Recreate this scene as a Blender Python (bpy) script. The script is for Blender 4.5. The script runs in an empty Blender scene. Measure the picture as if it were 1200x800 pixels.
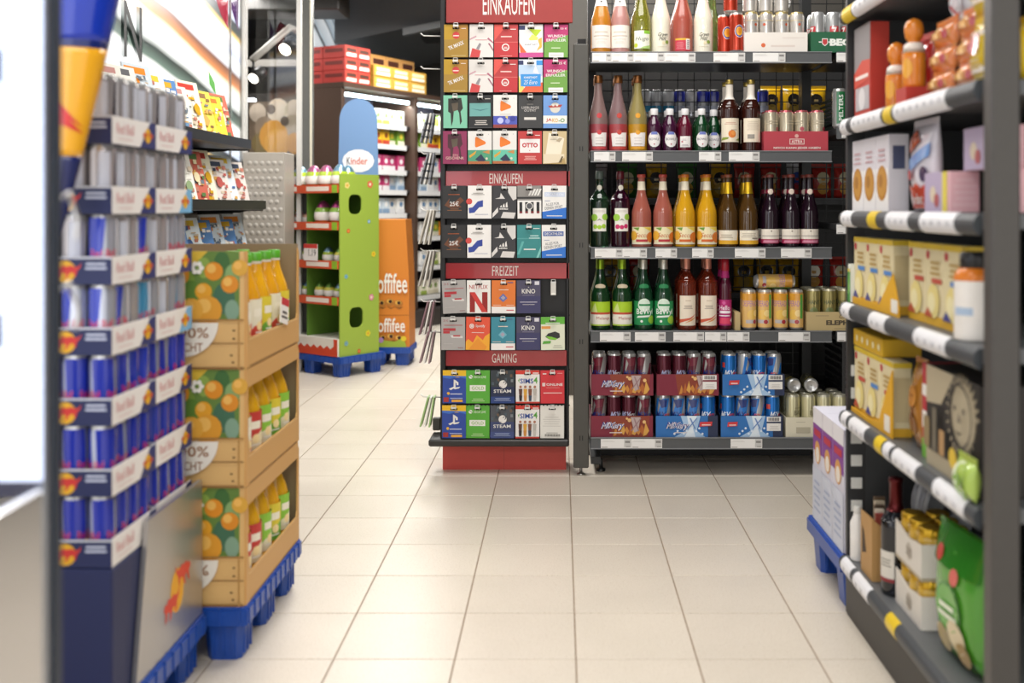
import bpy, math, random
from math import sin, cos, pi, radians as R
from mathutils import Vector, Matrix
from mathutils.geometry import tessellate_polygon

random.seed(7)
S = bpy.context.scene
COL = S.collection
# ------------------------------------------------------------------ camera
CH, F, VX, VY = 1.12, 1254.0, 657.0, 242.0      # eye height, focal length in pixels, vanishing point
cam = bpy.data.cameras.new('camera'); camo = bpy.data.objects.new('camera', cam); COL.objects.link(camo)
cam.sensor_width = 36; cam.lens = F / 1200 * 36
cam.shift_x = -(VX - 600) / 1200; cam.shift_y = -(400 - VY) / 1200
camo.location = (0, 0, CH); camo.rotation_euler = (pi / 2, 0, 0)
cam.clip_start = .05; cam.clip_end = 60
cam.dof.use_dof = True; cam.dof.focus_distance = 4.5; cam.dof.aperture_fstop = 2.2
S.camera = camo
# ------------------------------------------------------------------ light
S.view_settings.view_transform = 'Standard'; S.view_settings.look = 'None'
S.view_settings.exposure = 0.45; S.view_settings.gamma = 1.0; S.view_settings.use_curve_mapping = False
W = bpy.data.worlds.new('world'); S.world = W; W.use_nodes = True
W.node_tree.nodes['Background'].inputs[0].default_value = (1.0, .975, .94, 1)
W.node_tree.nodes['Background'].inputs[1].default_value = .95
for (x, y, z, sx, sy, e) in [(-.1, -1.8, 2.95, 1.6, .5, 64), (-.1, 1.0, 2.95, 1.6, .5, 22), (.1, 3.4, 2.98, 1.8, 1.0, 40), (-1.0, 5.9, 2.95, .6, 1.8, 64), (-1.0, 8.6, 2.95, .6, 1.8, 72),  # first is a fill light added behind the camera, the others light the aisles
                             (.7, 5.0, 2.95, 1.2, .3, 22), (-2.9, 9.0, 2.95, .5, 1.2, 30)]:  # both added to brighten the wares behind the grid and the produce picture
    l = bpy.data.lights.new('ceiling_and_fill_light', 'AREA'); l.shape = 'RECTANGLE'; l.size = sx; l.size_y = sy; l.energy = e; l.color = (1, .972, .93)
    o = bpy.data.objects.new('ceiling_and_fill_light', l); o.location = (x, y, z); COL.objects.link(o)

# ------------------------------------------------------------------ helpers
def PX(x, Y): return (x - VX) / F * Y
def PZ(y, Y): return CH - (y - VY) / F * Y
def lin(h):
    h = h.lstrip('#')
    return tuple(((c / 12.92) if c <= .04045 else ((c + .055) / 1.055) ** 2.4) for c in (int(h[i:i + 2], 16) / 255 for i in (0, 2, 4)))
KIND = {'paper': (.55, 0, 0, 0), 'matte': (.8, 0, 0, 0), 'plastic': (.32, 0, 0, 0), 'gloss': (.12, 0, 0, .3), 'metal': (.32, 1, 0, 0), 'chrome': (.15, 1, 0, 0),
        'paint': (.42, .1, 0, 0), 'glass': (.06, 0, .75, .3), 'frost': (.28, 0, .35, .2), 'foil': (.28, .75, 0, 0), 'can': (.22, .55, 0, .2), 'film': (.15, 0, 0, .5),
        'clear': (.05, 0, 1, 0), 'pane': (.02, 0, 1, 0)}
_m = {}
def C(h, kind='paper', emit=0, var=.06):
    k = (h, kind, emit)
    if k in _m: return _m[k]
    m = bpy.data.materials.new(kind + '_' + h.strip('#')); m.use_nodes = True
    nt = m.node_tree; b = nt.nodes['Principled BSDF']; c = lin(h)
    r, me, tr, coat = KIND[kind]
    b.inputs['Roughness'].default_value = r; b.inputs['Metallic'].default_value = me
    b.inputs['Transmission Weight'].default_value = tr; b.inputs['Coat Weight'].default_value = coat
    b.inputs['Base Color'].default_value = (*c, 1)
    if kind in ('paint', 'matte', 'metal', 'plastic'):           # faint mottling in world space
        g = nt.nodes.new('ShaderNodeNewGeometry'); n = nt.nodes.new('ShaderNodeTexNoise'); n.inputs['Scale'].default_value = 38; n.inputs['Detail'].default_value = 3
        mp = nt.nodes.new('ShaderNodeMapRange'); mp.inputs['To Min'].default_value = 1 - var; mp.inputs['To Max'].default_value = 1 + var
        mx = nt.nodes.new('ShaderNodeVectorMath'); mx.operation = 'SCALE'; mx.inputs[0].default_value = c
        nt.links.new(g.outputs['Position'], n.inputs['Vector']); nt.links.new(n.outputs['Fac'], mp.inputs['Value'])
        nt.links.new(mp.outputs['Result'], mx.inputs['Scale']); nt.links.new(mx.outputs['Vector'], b.inputs['Base Color'])
    if emit:
        b.inputs['Emission Color'].default_value = (*c, 1); b.inputs['Emission Strength'].default_value = emit
    _m[k] = m
    return m

class MB:
    """collects faces of one mesh"""
    def __init__(s, mat=None): s.v = []; s.f = []; s.m = []; s.sm = []; s.mats = []; s.cur = mat; s.T = None
    def mi(s, mat):
        mat = mat or s.cur
        if mat not in s.mats: s.mats.append(mat)
        return s.mats.index(mat)
    def add(s, vs, fs, mat=None, smooth=False):
        n = len(s.v); i = s.mi(mat)
        for p in vs: s.v.append(tuple(s.T @ Vector(p)) if s.T else tuple(p))
        for f in fs: s.f.append(tuple(n + a for a in f)); s.m.append(i); s.sm.append(smooth)
        return s
    def box(s, x0, x1, y0, y1, z0, z1, mat=None, b=0):
        if x0 > x1: x0, x1 = x1, x0
        if y0 > y1: y0, y1 = y1, y0
        if z0 > z1: z0, z1 = z1, z0
        b = min(b, (x1 - x0) * .45, (y1 - y0) * .45, (z1 - z0) * .45)
        if b <= 0:
            vs = [(x, y, z) for z in (z0, z1) for y in (y0, y1) for x in (x0, x1)]
            return s.add(vs, [(0, 2, 3, 1), (4, 5, 7, 6), (0, 1, 5, 4), (2, 6, 7, 3), (0, 4, 6, 2), (1, 3, 7, 5)], mat)
        lo, hi = (x0, y0, z0), (x1, y1, z1); vs = []; idx = {}
        for sx in (0, 1):
            for sy in (0, 1):
                for sz in (0, 1):
                    for ax in range(3):
                        p = []
                        for a, sg in enumerate((sx, sy, sz)):
                            e = hi[a] if sg else lo[a]
                            p.append(e if a == ax else e + (-b if sg else b))
                        idx[(sx, sy, sz, ax)] = len(vs); vs.append(tuple(p))
        fs = []
        cen = Vector(((x0 + x1) / 2, (y0 + y1) / 2, (z0 + z1) / 2))
        def put(q):
            a = [Vector(vs[i]) for i in q]; n = (a[1] - a[0]).cross(a[2] - a[0])
            fs.append(tuple(q) if n.dot(sum(a, Vector()) / len(a) - cen) > 0 else tuple(reversed(q)))
        for ax in range(3):
            o = [a for a in range(3) if a != ax]
            for sg in (0, 1):
                q = []
                for (p, r) in ((0, 0), (1, 0), (1, 1), (0, 1)):
                    k = [0, 0, 0]; k[ax] = sg; k[o[0]] = p; k[o[1]] = r; q.append(idx[(*k, ax)])
                put(q)
            for (p, r) in ((0, 0), (1, 0), (1, 1), (0, 1)):
                k = [0, 0, 0]; k[o[0]] = p; k[o[1]] = r; k2 = list(k); k2[ax] = 1
                put([idx[(*k, o[0])], idx[(*k2, o[0])], idx[(*k2, o[1])], idx[(*k, o[1])]])
        for sx in (0, 1):
            for sy in (0, 1):
                for sz in (0, 1): put([idx[(sx, sy, sz, a)] for a in range(3)])
        return s.add(vs, fs, mat)
    def lathe(s, prof, mat=None, seg=24, c=(0, 0, 0), smooth=True, cap=True):
        vs = []; fs = []; n = len(prof)
        for k in range(seg):
            a = 2 * pi * k / seg
            for (r, z) in prof: vs.append((c[0] + r * cos(a), c[1] + r * sin(a), c[2] + z))
        for k in range(seg):
            k2 = (k + 1) % seg
            for j in range(n - 1): fs.append((k * n + j, k2 * n + j, k2 * n + j + 1, k * n + j + 1))
        s.add(vs, fs, mat, smooth)
        if cap:
            for j, rev in ((0, True), (n - 1, False)):
                if prof[j][0] > 1e-4:
                    ring = [vs[k * n + j] for k in range(seg)]
                    s.add(ring, [tuple(reversed(range(seg))) if rev else tuple(range(seg))], mat)
        return s
    def prism(s, polys, a0, a1, axis='y', mat=None):
        """2D outline (first) with holes (rest), extruded between a0 and a1; 2D is (x,z) for axis y, (y,z) for x, (x,y) for z"""
        if not isinstance(polys[0][0], (tuple, list)): polys = [polys]
        fl = [p for q in polys for p in q]
        def P3(p, a): return {'y': (p[0], a, p[1]), 'x': (a, p[0], p[1]), 'z': (p[0], p[1], a)}[axis]
        tr = tessellate_polygon([[Vector((p[0], p[1], 0)) for p in q] for q in polys])
        vs = [P3(p, a0) for p in fl] + [P3(p, a1) for p in fl]; n = len(fl); fs = []
        for t in tr: fs.append(tuple(t)); fs.append(tuple(n + i for i in reversed(t)))
        base = 0
        for q in polys:
            k = len(q)
            for i in range(k):
                j = (i + 1) % k; fs.append((base + i, base + j, n + base + j, n + base + i))
            base += k
        return s.add(vs, fs, mat)
    def tube(s, pts, r, mat=None, seg=8, close=False):
        pts = [Vector(p) for p in pts]; vs = []; fs = []; n = len(pts)
        up = None
        for i, p in enumerate(pts):
            d = ((pts[min(i + 1, n - 1)] - pts[max(i - 1, 0)])).normalized()
            if up is None: up = Vector((0, 0, 1)) if abs(d.z) < .9 else Vector((1, 0, 0))
            a = d.cross(up).normalized(); b = a.cross(d).normalized(); up = b
            rr = r[i] if isinstance(r, (list, tuple)) else r
            for k in range(seg): vs.append(p + a * rr * cos(2 * pi * k / seg) + b * rr * sin(2 * pi * k / seg))
        for i in range(n - 1):
            for k in range(seg):
                k2 = (k + 1) % seg; fs.append((i * seg + k, i * seg + k2, (i + 1) * seg + k2, (i + 1) * seg + k))
        fs.append(tuple(reversed(range(seg)))); fs.append(tuple((n - 1) * seg + k for k in range(seg)))
        return s.add(vs, fs, mat, True)
    def mesh(s, name):
        me = bpy.data.meshes.new(name); me.from_pydata(s.v, [], s.f)
        for m in s.mats: me.materials.append(m)
        me.polygons.foreach_set('material_index', s.m); me.polygons.foreach_set('use_smooth', s.sm)
        me.update(); return me
    def build(s, name, parent=None, loc=None, rot=None):
        me = s.mesh(name)
        o = bpy.data.objects.new(name, me); COL.objects.link(o)
        if parent: o.parent = parent
        if loc: o.location = loc
        if rot is not None: o.rotation_euler = rot if isinstance(rot, (tuple, list)) else (0, 0, rot)
        return o

# ------------------------------------------------------------------ flat print: lettering, logos, pictures
_tx = {}
def text_polys(t, bold=0):
    k = (t, bold)
    if k not in _tx:
        cu = bpy.data.curves.new('lettering', 'FONT'); cu.body = t; cu.resolution_u = 2; cu.offset = bold
        ob = bpy.data.objects.new('lettering', cu); COL.objects.link(ob)
        dg = bpy.context.evaluated_depsgraph_get(); dg.update()
        me = bpy.data.meshes.new_from_object(ob.evaluated_get(dg))
        vs = [(v.co.x, v.co.y) for v in me.vertices]
        x0 = min(v[0] for v in vs); x1 = max(v[0] for v in vs); y0 = min(v[1] for v in vs); y1 = max(v[1] for v in vs)
        _tx[k] = ([[((vs[i][0] - x0) / (x1 - x0), (vs[i][1] - y0) / (y1 - y0)) for i in p.vertices] for p in me.polygons], (x1 - x0) / (y1 - y0))
        bpy.data.objects.remove(ob); bpy.data.curves.remove(cu); bpy.data.meshes.remove(me)
    return _tx[k]

class PR:
    """a flat print in units u (to the side) and v (up); su, sv scale the numbers given"""
    def __init__(s, su=1, sv=1, kind='paper'): s.L = []; s.su = su; s.sv = sv; s.kind = kind
    def put(s, polys, col): s.L.append(([[(u * s.su, v * s.sv) for u, v in p] for p in polys], C(col, s.kind) if isinstance(col, str) else col)); return s
    def rect(s, u0, u1, v0, v1, col): return s.put([[(u0, v0), (u1, v0), (u1, v1), (u0, v1)]], col)
    def poly(s, pts, col):
        if len(pts) == 3: return s.put([pts], col)
        tr = tessellate_polygon([[Vector((a, b, 0)) for a, b in pts]])
        out = []
        for t in tr:
            q = [pts[i] for i in t]
            a = (q[1][0] - q[0][0]) * (q[2][1] - q[0][1]) - (q[1][1] - q[0][1]) * (q[2][0] - q[0][0])
            if abs(a) > 1e-9: out.append(q if a > 0 else q[::-1])
        return s.put(out, col)
    def circ(s, u, v, r, col, rv=None, n=14, a0=0, a1=2 * pi):
        rv = r * s.su / s.sv if rv is None else rv
        return s.put([[(u + r * cos(a0 + (a1 - a0) * k / n), v + rv * sin(a0 + (a1 - a0) * k / n)) for k in range(n + (a1 < 6.2))]], col)
    def ring(s, u, v, r, t, col, n=16):
        rv = s.su / s.sv
        return s.put([[(u + q * cos(2 * pi * j / n), v + q * rv * sin(2 * pi * j / n)) for q, j in ((r - t, k), (r, k), (r, k + 1), (r - t, k + 1))] for k in range(n)], col)
    def text(s, t, u0, u1, v0, v1, col, bold=.015, slant=0, rot=0):
        ps, _ = text_polys(t, bold * .45 if bold < .05 else bold); w = u1 - u0; h = v1 - v0; out = []
        cu, cv = (u0 + u1) / 2, (v0 + v1) / 2
        for p in ps:
            q = []
            for a, b in p:
                x = (a - .5) * w + slant * (b - .5) * h * s.sv / s.su; y = (b - .5) * h
                if rot:
                    x, y = x * s.su, y * s.sv
                    x, y = (x * cos(rot) - y * sin(rot)) / s.su, (x * sin(rot) + y * cos(rot)) / s.sv
                q.append((cu + x, cv + y))
            out.append(q)
        return s.put(out, col)
    def lines(s, u0, u1, v0, v1, n, col, t=.5, rag=.3):
        h = (v1 - v0) / n
        for k in range(n):
            w = (u1 - u0) * (1 - rag * ((k * 37) % 10) / 10)
            s.rect((u0 + u1) / 2 - w / 2, (u0 + u1) / 2 + w / 2, v0 + k * h, v0 + k * h + h * t, col)
        return s
    def cut(s, u0, u1, v0, v1):
        """punches a rectangular hole through all that has been printed"""
        u0, u1, v0, v1 = u0 * s.su, u1 * s.su, v0 * s.sv, v1 * s.sv
        def half(p, ax, lim, sg):
            r = []
            for i in range(len(p)):
                a, b = p[i], p[(i + 1) % len(p)]; ia, ib = (a[ax] - lim) * sg >= 0, (b[ax] - lim) * sg >= 0
                if ia: r.append(a)
                if ia != ib: t = (lim - a[ax]) / (b[ax] - a[ax]); r.append((a[0] + t * (b[0] - a[0]), a[1] + t * (b[1] - a[1])))
            return r if len(r) > 2 else []
        for k, (polys, col) in enumerate(s.L):
            out = []
            for p in polys:
                if max(a for a, b in p) <= u0 or min(a for a, b in p) >= u1 or max(b for a, b in p) <= v0 or min(b for a, b in p) >= v1: out.append(p); continue
                out += [half(p, 0, u0, -1), half(p, 0, u1, 1)]; m = half(p, 0, u0, 1); m = half(m, 0, u1, -1) if m else m
                if m: out += [half(m, 1, v0, -1), half(m, 1, v1, 1)]
            s.L[k] = ([p for p in out if p], col)
        return s
    def emit(s, mb, fn, d0=.0004, dl=.00022, step=None):
        for i, (polys, col) in enumerate(s.L):
            d = d0 + dl * i
            for p in polys:
                for q in (strips(p, step) if step else [p]):
                    mb.add([fn(u, v, d) for u, v in q], [tuple(range(len(q)))], col)
        return mb

def strips(p, st):
    u0 = min(a for a, b in p); u1 = max(a for a, b in p); out = []
    for k in range(math.floor(u0 / st + 1e-6), math.ceil(u1 / st - 1e-6)):
        q = p
        for lim, sg in ((k * st, 1), ((k + 1) * st, -1)):
            r = []
            for i in range(len(q)):
                a, b = q[i], q[(i + 1) % len(q)]
                ia, ib = (a[0] - lim) * sg >= -1e-9, (b[0] - lim) * sg >= -1e-9
                if ia: r.append(a)
                if ia != ib:
                    t = (lim - a[0]) / (b[0] - a[0]); r.append((lim, a[1] + t * (b[1] - a[1])))
            q = r
            if len(q) < 3: break
        if len(q) >= 3: out.append(q)
    return out
def front(x0, z0, y):                      # faces the camera (-y)
    return lambda u, v, d: (x0 + u, y - d, z0 + v)
def faceright(y0, z0, x):                  # faces +x, u runs away from the camera
    return lambda u, v, d: (x + d, y0 + u, z0 + v)
def faceleft(y1, z0, x):                   # faces -x, u runs towards the camera
    return lambda u, v, d: (x - d, y1 - u, z0 + v)
def onlathe(r, z0=0, a0=-pi / 2, seg=24):
    st = 2 * pi / seg
    def fn(u, v, d):
        a = u / r; k = (a / st) % 1.0
        rr = (r + d) * cos(st / 2) / cos((k - .5) * st)
        return (rr * cos(a0 + a), rr * sin(a0 + a), z0 + v)
    return fn

# ------------------------------------------------------------------ scene objects
def tag(o, label, cat, group=None, kind=None):
    if label: o['label'] = label
    if cat: o['category'] = cat
    if group: o['group'] = group
    if kind: o['kind'] = kind
    return o
def struct(o, label=None, cat=None):
    o['kind'] = 'structure'
    if label: o['label'] = label
    if cat: o['category'] = cat
    return o
def empty(name, loc=(0, 0, 0), rz=0):
    o = bpy.data.objects.new(name, None); o.location = loc; o.rotation_euler = (0, 0, rz); o.empty_display_size = .05; COL.objects.link(o); return o
def dup(root, loc, rz=0, label=None, group=None, rot=None):
    def cp(o, par):
        c = o.copy(); COL.objects.link(c); c.parent = par
        for ch in KIDS(o): cp(ch, c)
        return c
    c = cp(root, None); c.location = loc; c.rotation_euler = rot or (0, 0, rz)
    if label: c['label'] = label
    if group: c['group'] = group
    return c
def KIDS(o): return list(o.children)
class Proto:
    """builds a thing once, then copies it with its parts"""
    def __init__(s, make): s.make = make; s.o = None
    def __call__(s, loc, rz=0, label=None, group=None, cat=None, rot=None):
        if s.o is None:
            s.o = s.make(); o = s.o; o.location = loc; o.rotation_euler = rot or (0, 0, rz)
        else: o = dup(s.o, loc, rz, rot=rot)
        if label: o['label'] = label
        if group: o['group'] = group
        if cat: o['category'] = cat
        return o
ORD = ['first', 'second', 'third', 'fourth', 'fifth', 'sixth', 'seventh', 'eighth', 'ninth', 'tenth', 'eleventh', 'twelfth']
def wv(a=.03): return random.uniform(-a, a)
# ================================================================== THE ROOM
def nodemat(name, build, rough=.5):
    m = bpy.data.materials.new(name); m.use_nodes = True; nt = m.node_tree; b = nt.nodes['Principled BSDF']; b.inputs['Roughness'].default_value = rough
    build(nt, b); return m
def _tile(nt, b):
    g = nt.nodes.new('ShaderNodeNewGeometry')
    n1 = nt.nodes.new('ShaderNodeTexNoise'); n1.inputs['Scale'].default_value = 260; n1.inputs['Detail'].default_value = 2
    n2 = nt.nodes.new('ShaderNodeTexNoise'); n2.inputs['Scale'].default_value = 4; n2.inputs['Detail'].default_value = 4
    r1 = nt.nodes.new('ShaderNodeValToRGB'); e = r1.color_ramp.elements
    e[0].position = .30; e[0].color = (*lin('#b8a995'), 1); e[1].position = .44; e[1].color = (*lin('#d8cebf'), 1)
    r2 = nt.nodes.new('ShaderNodeMapRange'); r2.inputs['To Min'].default_value = .93; r2.inputs['To Max'].default_value = 1.05
    oi = nt.nodes.new('ShaderNodeObjectInfo'); r3 = nt.nodes.new('ShaderNodeMapRange'); r3.inputs['To Min'].default_value = .97; r3.inputs['To Max'].default_value = 1.03
    m1 = nt.nodes.new('ShaderNodeMath'); m1.operation = 'MULTIPLY'
    v = nt.nodes.new('ShaderNodeVectorMath'); v.operation = 'SCALE'
    L = nt.links.new
    L(g.outputs['Position'], n1.inputs['Vector']); L(g.outputs['Position'], n2.inputs['Vector']); L(n1.outputs['Fac'], r1.inputs['Fac']); L(n2.outputs['Fac'], r2.inputs['Value'])
    L(oi.outputs['Random'], r3.inputs['Value']); L(r2.outputs['Result'], m1.inputs[0]); L(r3.outputs['Result'], m1.inputs[1])
    L(r1.outputs['Color'], v.inputs[0]); L(m1.outputs['Value'], v.inputs['Scale']); L(v.outputs['Vector'], b.inputs['Base Color'])
    rr = nt.nodes.new('ShaderNodeMapRange'); rr.inputs['To Min'].default_value = .28; rr.inputs['To Max'].default_value = .42
    L(n2.outputs['Fac'], rr.inputs['Value']); L(rr.outputs['Result'], b.inputs['Roughness'])
TILE = nodemat('cream_speckled_tile', _tile, .28)
floor = struct(MB(C('#8d7864', 'matte')).box(-4.2, 4.2, -1.2, 14, -.06, -.0022).build('floor'), 'cream speckled square floor tiles with thin brown joints', 'floor')
tm = MB(TILE).box(-.1483, .1483, -.1483, .1483, -.02, 0, b=.0012).mesh('tile')
X0, Y0 = .038, 2.65; cells = []
for i in range(-14, 14):
    for j in range(-12, 37):
        cx, cy = X0 + .3 * (i + .5), Y0 + .3 * (j + .5)
        if cy < -1 or cy > 13.8: continue
        vis = 2.35 < cy < 4.95 and -1.0 < cx < 1.25 or 4.95 <= cy < 10.3 and -2.1 < cx < -.3 and VX + F * cx / cy > 330 or 4.95 <= cy < 5.6 and .1 < cx < 1.9
        cells.append((0 if vis else 1, cy, cx))
cells.sort(); far = MB(TILE)
for k, (h, cy, cx) in enumerate(cells):
    if h == 0 and k < 300:
        o = bpy.data.objects.new('tile', tm); o.location = (cx, cy, 0); o.parent = floor; COL.objects.link(o)
    else: far.box(cx - .1483, cx + .1483, cy - .1483, cy + .1483, -.02, 0)
o = far.build('tiles', floor); o['kind'] = 'stuff'
DARK = C('#2b2a2b', 'matte'); 
struct(MB(C('#57534e', 'matte')).box(-4.2, 4.2, 13.6, 13.8, 0, 3.4).build('wall_back'), 'dark grey rear wall of the shop', 'wall')
struct(MB(C('#605c56', 'matte')).box(3.6, 3.8, -1, 13.6, 0, 3.4).build('wall_right'), 'grey side wall beyond the drinks shelves', 'wall')
wl = struct(MB(C('#3a3836', 'matte')).box(-2.35, -2.15, 3.2, 6.98, 0, 3.25).build('wall_left'), 'dark wall behind the magazine shelves', 'wall')
struct(MB(C('#34322f', 'matte')).box(-4.1, -3.95, 7, 13.6, 0, 3.3).build('wall_far'), 'dark side wall far beyond the glass partition', 'wall')
ce = struct(MB(C('#2e2e30', 'matte')).box(-4.2, 3.8, -1, 13.7, 3.25, 3.35).build('ceiling'), 'dark painted shop ceiling with grey ducts', 'ceiling')
for (y0, y1, z0, h) in [(7.6, 7.85, 3.0, '#5b5955'), (9.4, 9.9, 2.85, '#4a4947'), (11.2, 11.7, 2.9, '#3d3c3b')]:
    MB(C(h, 'paint')).box(-3.9 if y0 < 10 else -2.2, -1.95 if y0 < 10 else 2, y0, y1, z0, 3.25, b=.01).build('ceiling_beam', ce)
# grey bulkhead with glazed strip over the chilled shelves
bk = empty('ceiling_bulkhead', (0, 0, 0)); struct(bk, 'sloping grey bulkhead over the chilled shelves', 'bulkhead')
MB(C('#6c6e70', 'paint')).prism([(-2.24, 3.245), (-.9, 3.245), (-1.0, 3.0), (-2.24, 2.74)], 10.6, 13.2, 'y').build('bulkhead_panel', bk)
MB(C('#8f9498', 'paint')).prism([(-1.55, 2.80), (-1.0, 2.92), (-1.0, 2.98), (-1.55, 2.87)], 10.5, 10.6, 'y').build('bulkhead_strip', bk)
struct(MB(C('#2f2b28', 'matte')).box(-3.9, -2.42, 10.235, 10.3, 0, 2.2).build('wall_produce'), 'low dark wall carrying the produce picture', 'wall')
# upper wall over the drinks shelves with a white printed mark
uw = struct(MB(C('#5c5852', 'paint')).box(.02, 3.5, 6.35, 6.45, 0, 3.25).build('wall_middle'), 'grey partition wall rising behind the drinks shelves', 'wall')
p = PR(); p.circ(.011, .06, .017, '#f4f2ee'); p.poly([(.026, .064), (.028, .05), (.018, .026), (-.006, .012), (-.01, .02), (.004, .032), (.01, .048)], '#f4f2ee')
p.emit(MB(), front(PX(921, 6.35), PZ(14, 6.35), 6.35), .002).build('printed_comma', uw)

# ---- backlit mural along the side wall
def bands(name, stops, ang, scale, emit, warp=.15):
    def f(nt, b):
        g = nt.nodes.new('ShaderNodeNewGeometry'); mp = nt.nodes.new('ShaderNodeMapping'); mp.inputs['Rotation'].default_value = (ang, 0, 0)
        sp = nt.nodes.new('ShaderNodeSeparateXYZ'); n = nt.nodes.new('ShaderNodeTexNoise'); n.inputs['Scale'].default_value = 1.6; n.inputs['Detail'].default_value = 1.5
        a = nt.nodes.new('ShaderNodeMath'); a.operation = 'MULTIPLY_ADD'; a.inputs[1].default_value = warp
        m = nt.nodes.new('ShaderNodeMath'); m.operation = 'MULTIPLY'; m.inputs[1].default_value = scale; fr = nt.nodes.new('ShaderNodeMath'); fr.operation = 'FRACT'
        rp = nt.nodes.new('ShaderNodeValToRGB'); el = rp.color_ramp.elements
        while len(el) > 1: el.remove(el[-1])
        for i, (q, h) in enumerate(stops):
            e = el[0] if i == 0 else el.new(q)
            e.position = q; e.color = (*lin(h), 1)
        L = nt.links.new
        L(g.outputs['Position'], mp.inputs['Vector']); L(mp.outputs['Vector'], sp.inputs[0]); L(g.outputs['Position'], n.inputs['Vector'])
        L(n.outputs['Fac'], a.inputs[0]); L(sp.outputs['Z'], a.inputs[2]); L(a.outputs[0], m.inputs[0]); L(m.outputs[0], fr.inputs[0]); L(fr.outputs[0], rp.inputs[0])
        L(rp.outputs[0], b.inputs['Base Color']); L(rp.outputs[0], b.inputs['Emission Color']); b.inputs['Emission Strength'].default_value = emit
    return nodemat(name, f, .3)
MURAL = bands('mural_print', [(0, '#dfe6ec'), (.05, '#f2f4f4'), (.11, '#ffffff'), (.15, '#5d6f66'), (.22, '#25302c'), (.27, '#d8dedc'), (.34, '#fbfbf8'), (.39, '#eeddc6'),
                              (.43, '#c07a48'), (.50, '#6d4536'), (.54, '#d4dde8'), (.60, '#f6fafd'), (.64, '#b4c0dc'), (.70, '#e6e6f4'), (.75, '#fcfcff'), (.785, '#e4bd74'),
                              (.82, '#3b4746'), (.88, '#232a34'), (.90, '#c9d6ea'), (1, '#dfe6ec')], R(9), 1.15, .26, .05)
mu = tag(empty('backlit_mural', (-2.145, 5.0, 0)), 'backlit picture wall of blurred coloured magazines above the magazine shelves', 'mural')
y0 = 4.3
for y1 in (6.76, 6.99):
    MB(MURAL).box(.02, .05, y0 - 5 + .006, y1 - 5 - .006, 1.15, 3.1).build('mural_panel', mu)
    MB(C('#a9a8a4', 'metal')).box(.0, .062, y1 - 5 - .006, y1 - 5 + .012, 1.15, 3.1).build('mullion', mu); y0 = y1
MB(C('#d9d7d2', 'paint')).box(.0, .08, 2.005, 2.065, 0, 3.2).build('end_post', mu)
# printed red and violet smears and a green patch in the picture
p = PR(kind='gloss'); p2 = PR(kind='gloss')
p.poly([(1.35, 2.5), (1.6, 2.3), (1.74, 2.24), (1.74, 2.42), (1.6, 2.5)], '#a3263f').poly([(1.78, 2.4), (1.95, 2.26), (1.96, 2.5)], '#5b3270')
p2.poly([(1.36, 1.93), (1.48, 1.87), (1.5, 1.8), (1.38, 1.85)], '#5aa84a')
p.emit(MB(), faceright(0, 0, .05), .001).build('violet_print', mu); p2.emit(MB(), faceright(0, 0, .05), .001).build('green_print', mu)
# letter on the mural: dark stroke on a white outline
lt = PR(); lt.text('N', 0, .26, 0, .27, '#f6f6f4', .07); lt.text('N', .02, .24, .0, .27, '#232222', .0)
tag(lt.emit(MB(), faceright(5.10, 1.84, -2.095), .0, .006).build('wall_letter'), 'dark letter N with white outline on the picture wall', 'letter')
# ================================================================== GIFT CARD RACK
YC = 4.47                                   # plane of the hanging cards
sc = F / YC
def rx(px): return PX(px, YC)
def rz(py): return PZ(py, YC)
BLK = C('#1b1b1c', 'paint'); STEEL = C('#4a4946', 'paint'); RED = C('#ac3a35', 'paint')
rack = tag(empty('gift_card_rack', (rx(590), 4.6, 0)), 'black gift card rack with red header and section banners', 'display rack')
RX0, RY0 = rx(590), 4.6
def rk(mb, name): 
    mb.v = [(x - RX0, y - RY0, z) for x, y, z in mb.v]; return mb.build(name, rack)
xl, xr = rx(515.5), rx(667)
rk(MB(BLK).box(xl + .02, xr - .012, 4.535, 4.555, rz(517), 2.06), 'back_panel')
rk(MB(BLK).box(xl, xl + .022, 4.485, 4.56, rz(517), 2.1, b=.003), 'side_post'); rk(MB(BLK).box(xr - .014, xr, 4.50, 4.56, rz(517), 2.1, b=.003), 'side_post')
# perforation rows of the back panel
pf = PR()
for py in (68.6, 110, 151.5, 196, 259, 306, 369.5, 433, 474.5):
    for k in range(34): pf.rect(xl + .035 + k * .0152, xl + .041 + k * .0152, rz(py) - .003, rz(py) + .003, '#060606')
rk(pf.emit(MB(), front(0, 0, 4.535), .0004), 'perforation')['kind'] = 'stuff'
led = MB(C('#2b2927', 'paint')).box(rx(502.5), rx(667), 4.455, 4.62, rz(522.5), rz(514.5), b=.006); rk(led, 'ledge')
rk(MB(C('#c2483f', 'paint')).box(rx(516), rx(663.5), 4.56, 4.70, .0, rz(523)), 'plinth')
rk(MB(C('#a03a34', 'paint')).box(rx(589), rx(589.6), 4.5592, 4.56, .0, rz(523.5)), 'plinth_joint')
def banner(x0, x1, y0, y1, t, tw, th, y):
    b = MB(C('#ad3538', 'gloss')).box(rx(x0), rx(x1), y, y + .004, rz(y1), rz(y0), b=.001)
    p = PR(); c = (x0 + x1) / 2 - 2
    # glossy film reflections printed nowhere: only lettering
    p.text(t, rx(c - tw / 2), rx(c + tw / 2), rz(y1) + (rz(y0) - rz(y1) - th) / 2, rz(y1) + (rz(y0) - rz(y1) + th) / 2, '#efe3dc', .0)
    p.emit(b, front(0, 0, y), .0008); return rk(b, 'section_banner')
b = MB(C('#98302d', 'paint')).box(rx(523), rx(671), 4.462, 4.478, rz(27), 2.1, b=.002)
PR().text('EINKAUFEN', rx(566), rx(627), rz(18), rz(-8), '#efe3dc', .0).emit(b, front(0, 0, 4.462), .001); rk(b, 'header_panel')
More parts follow.
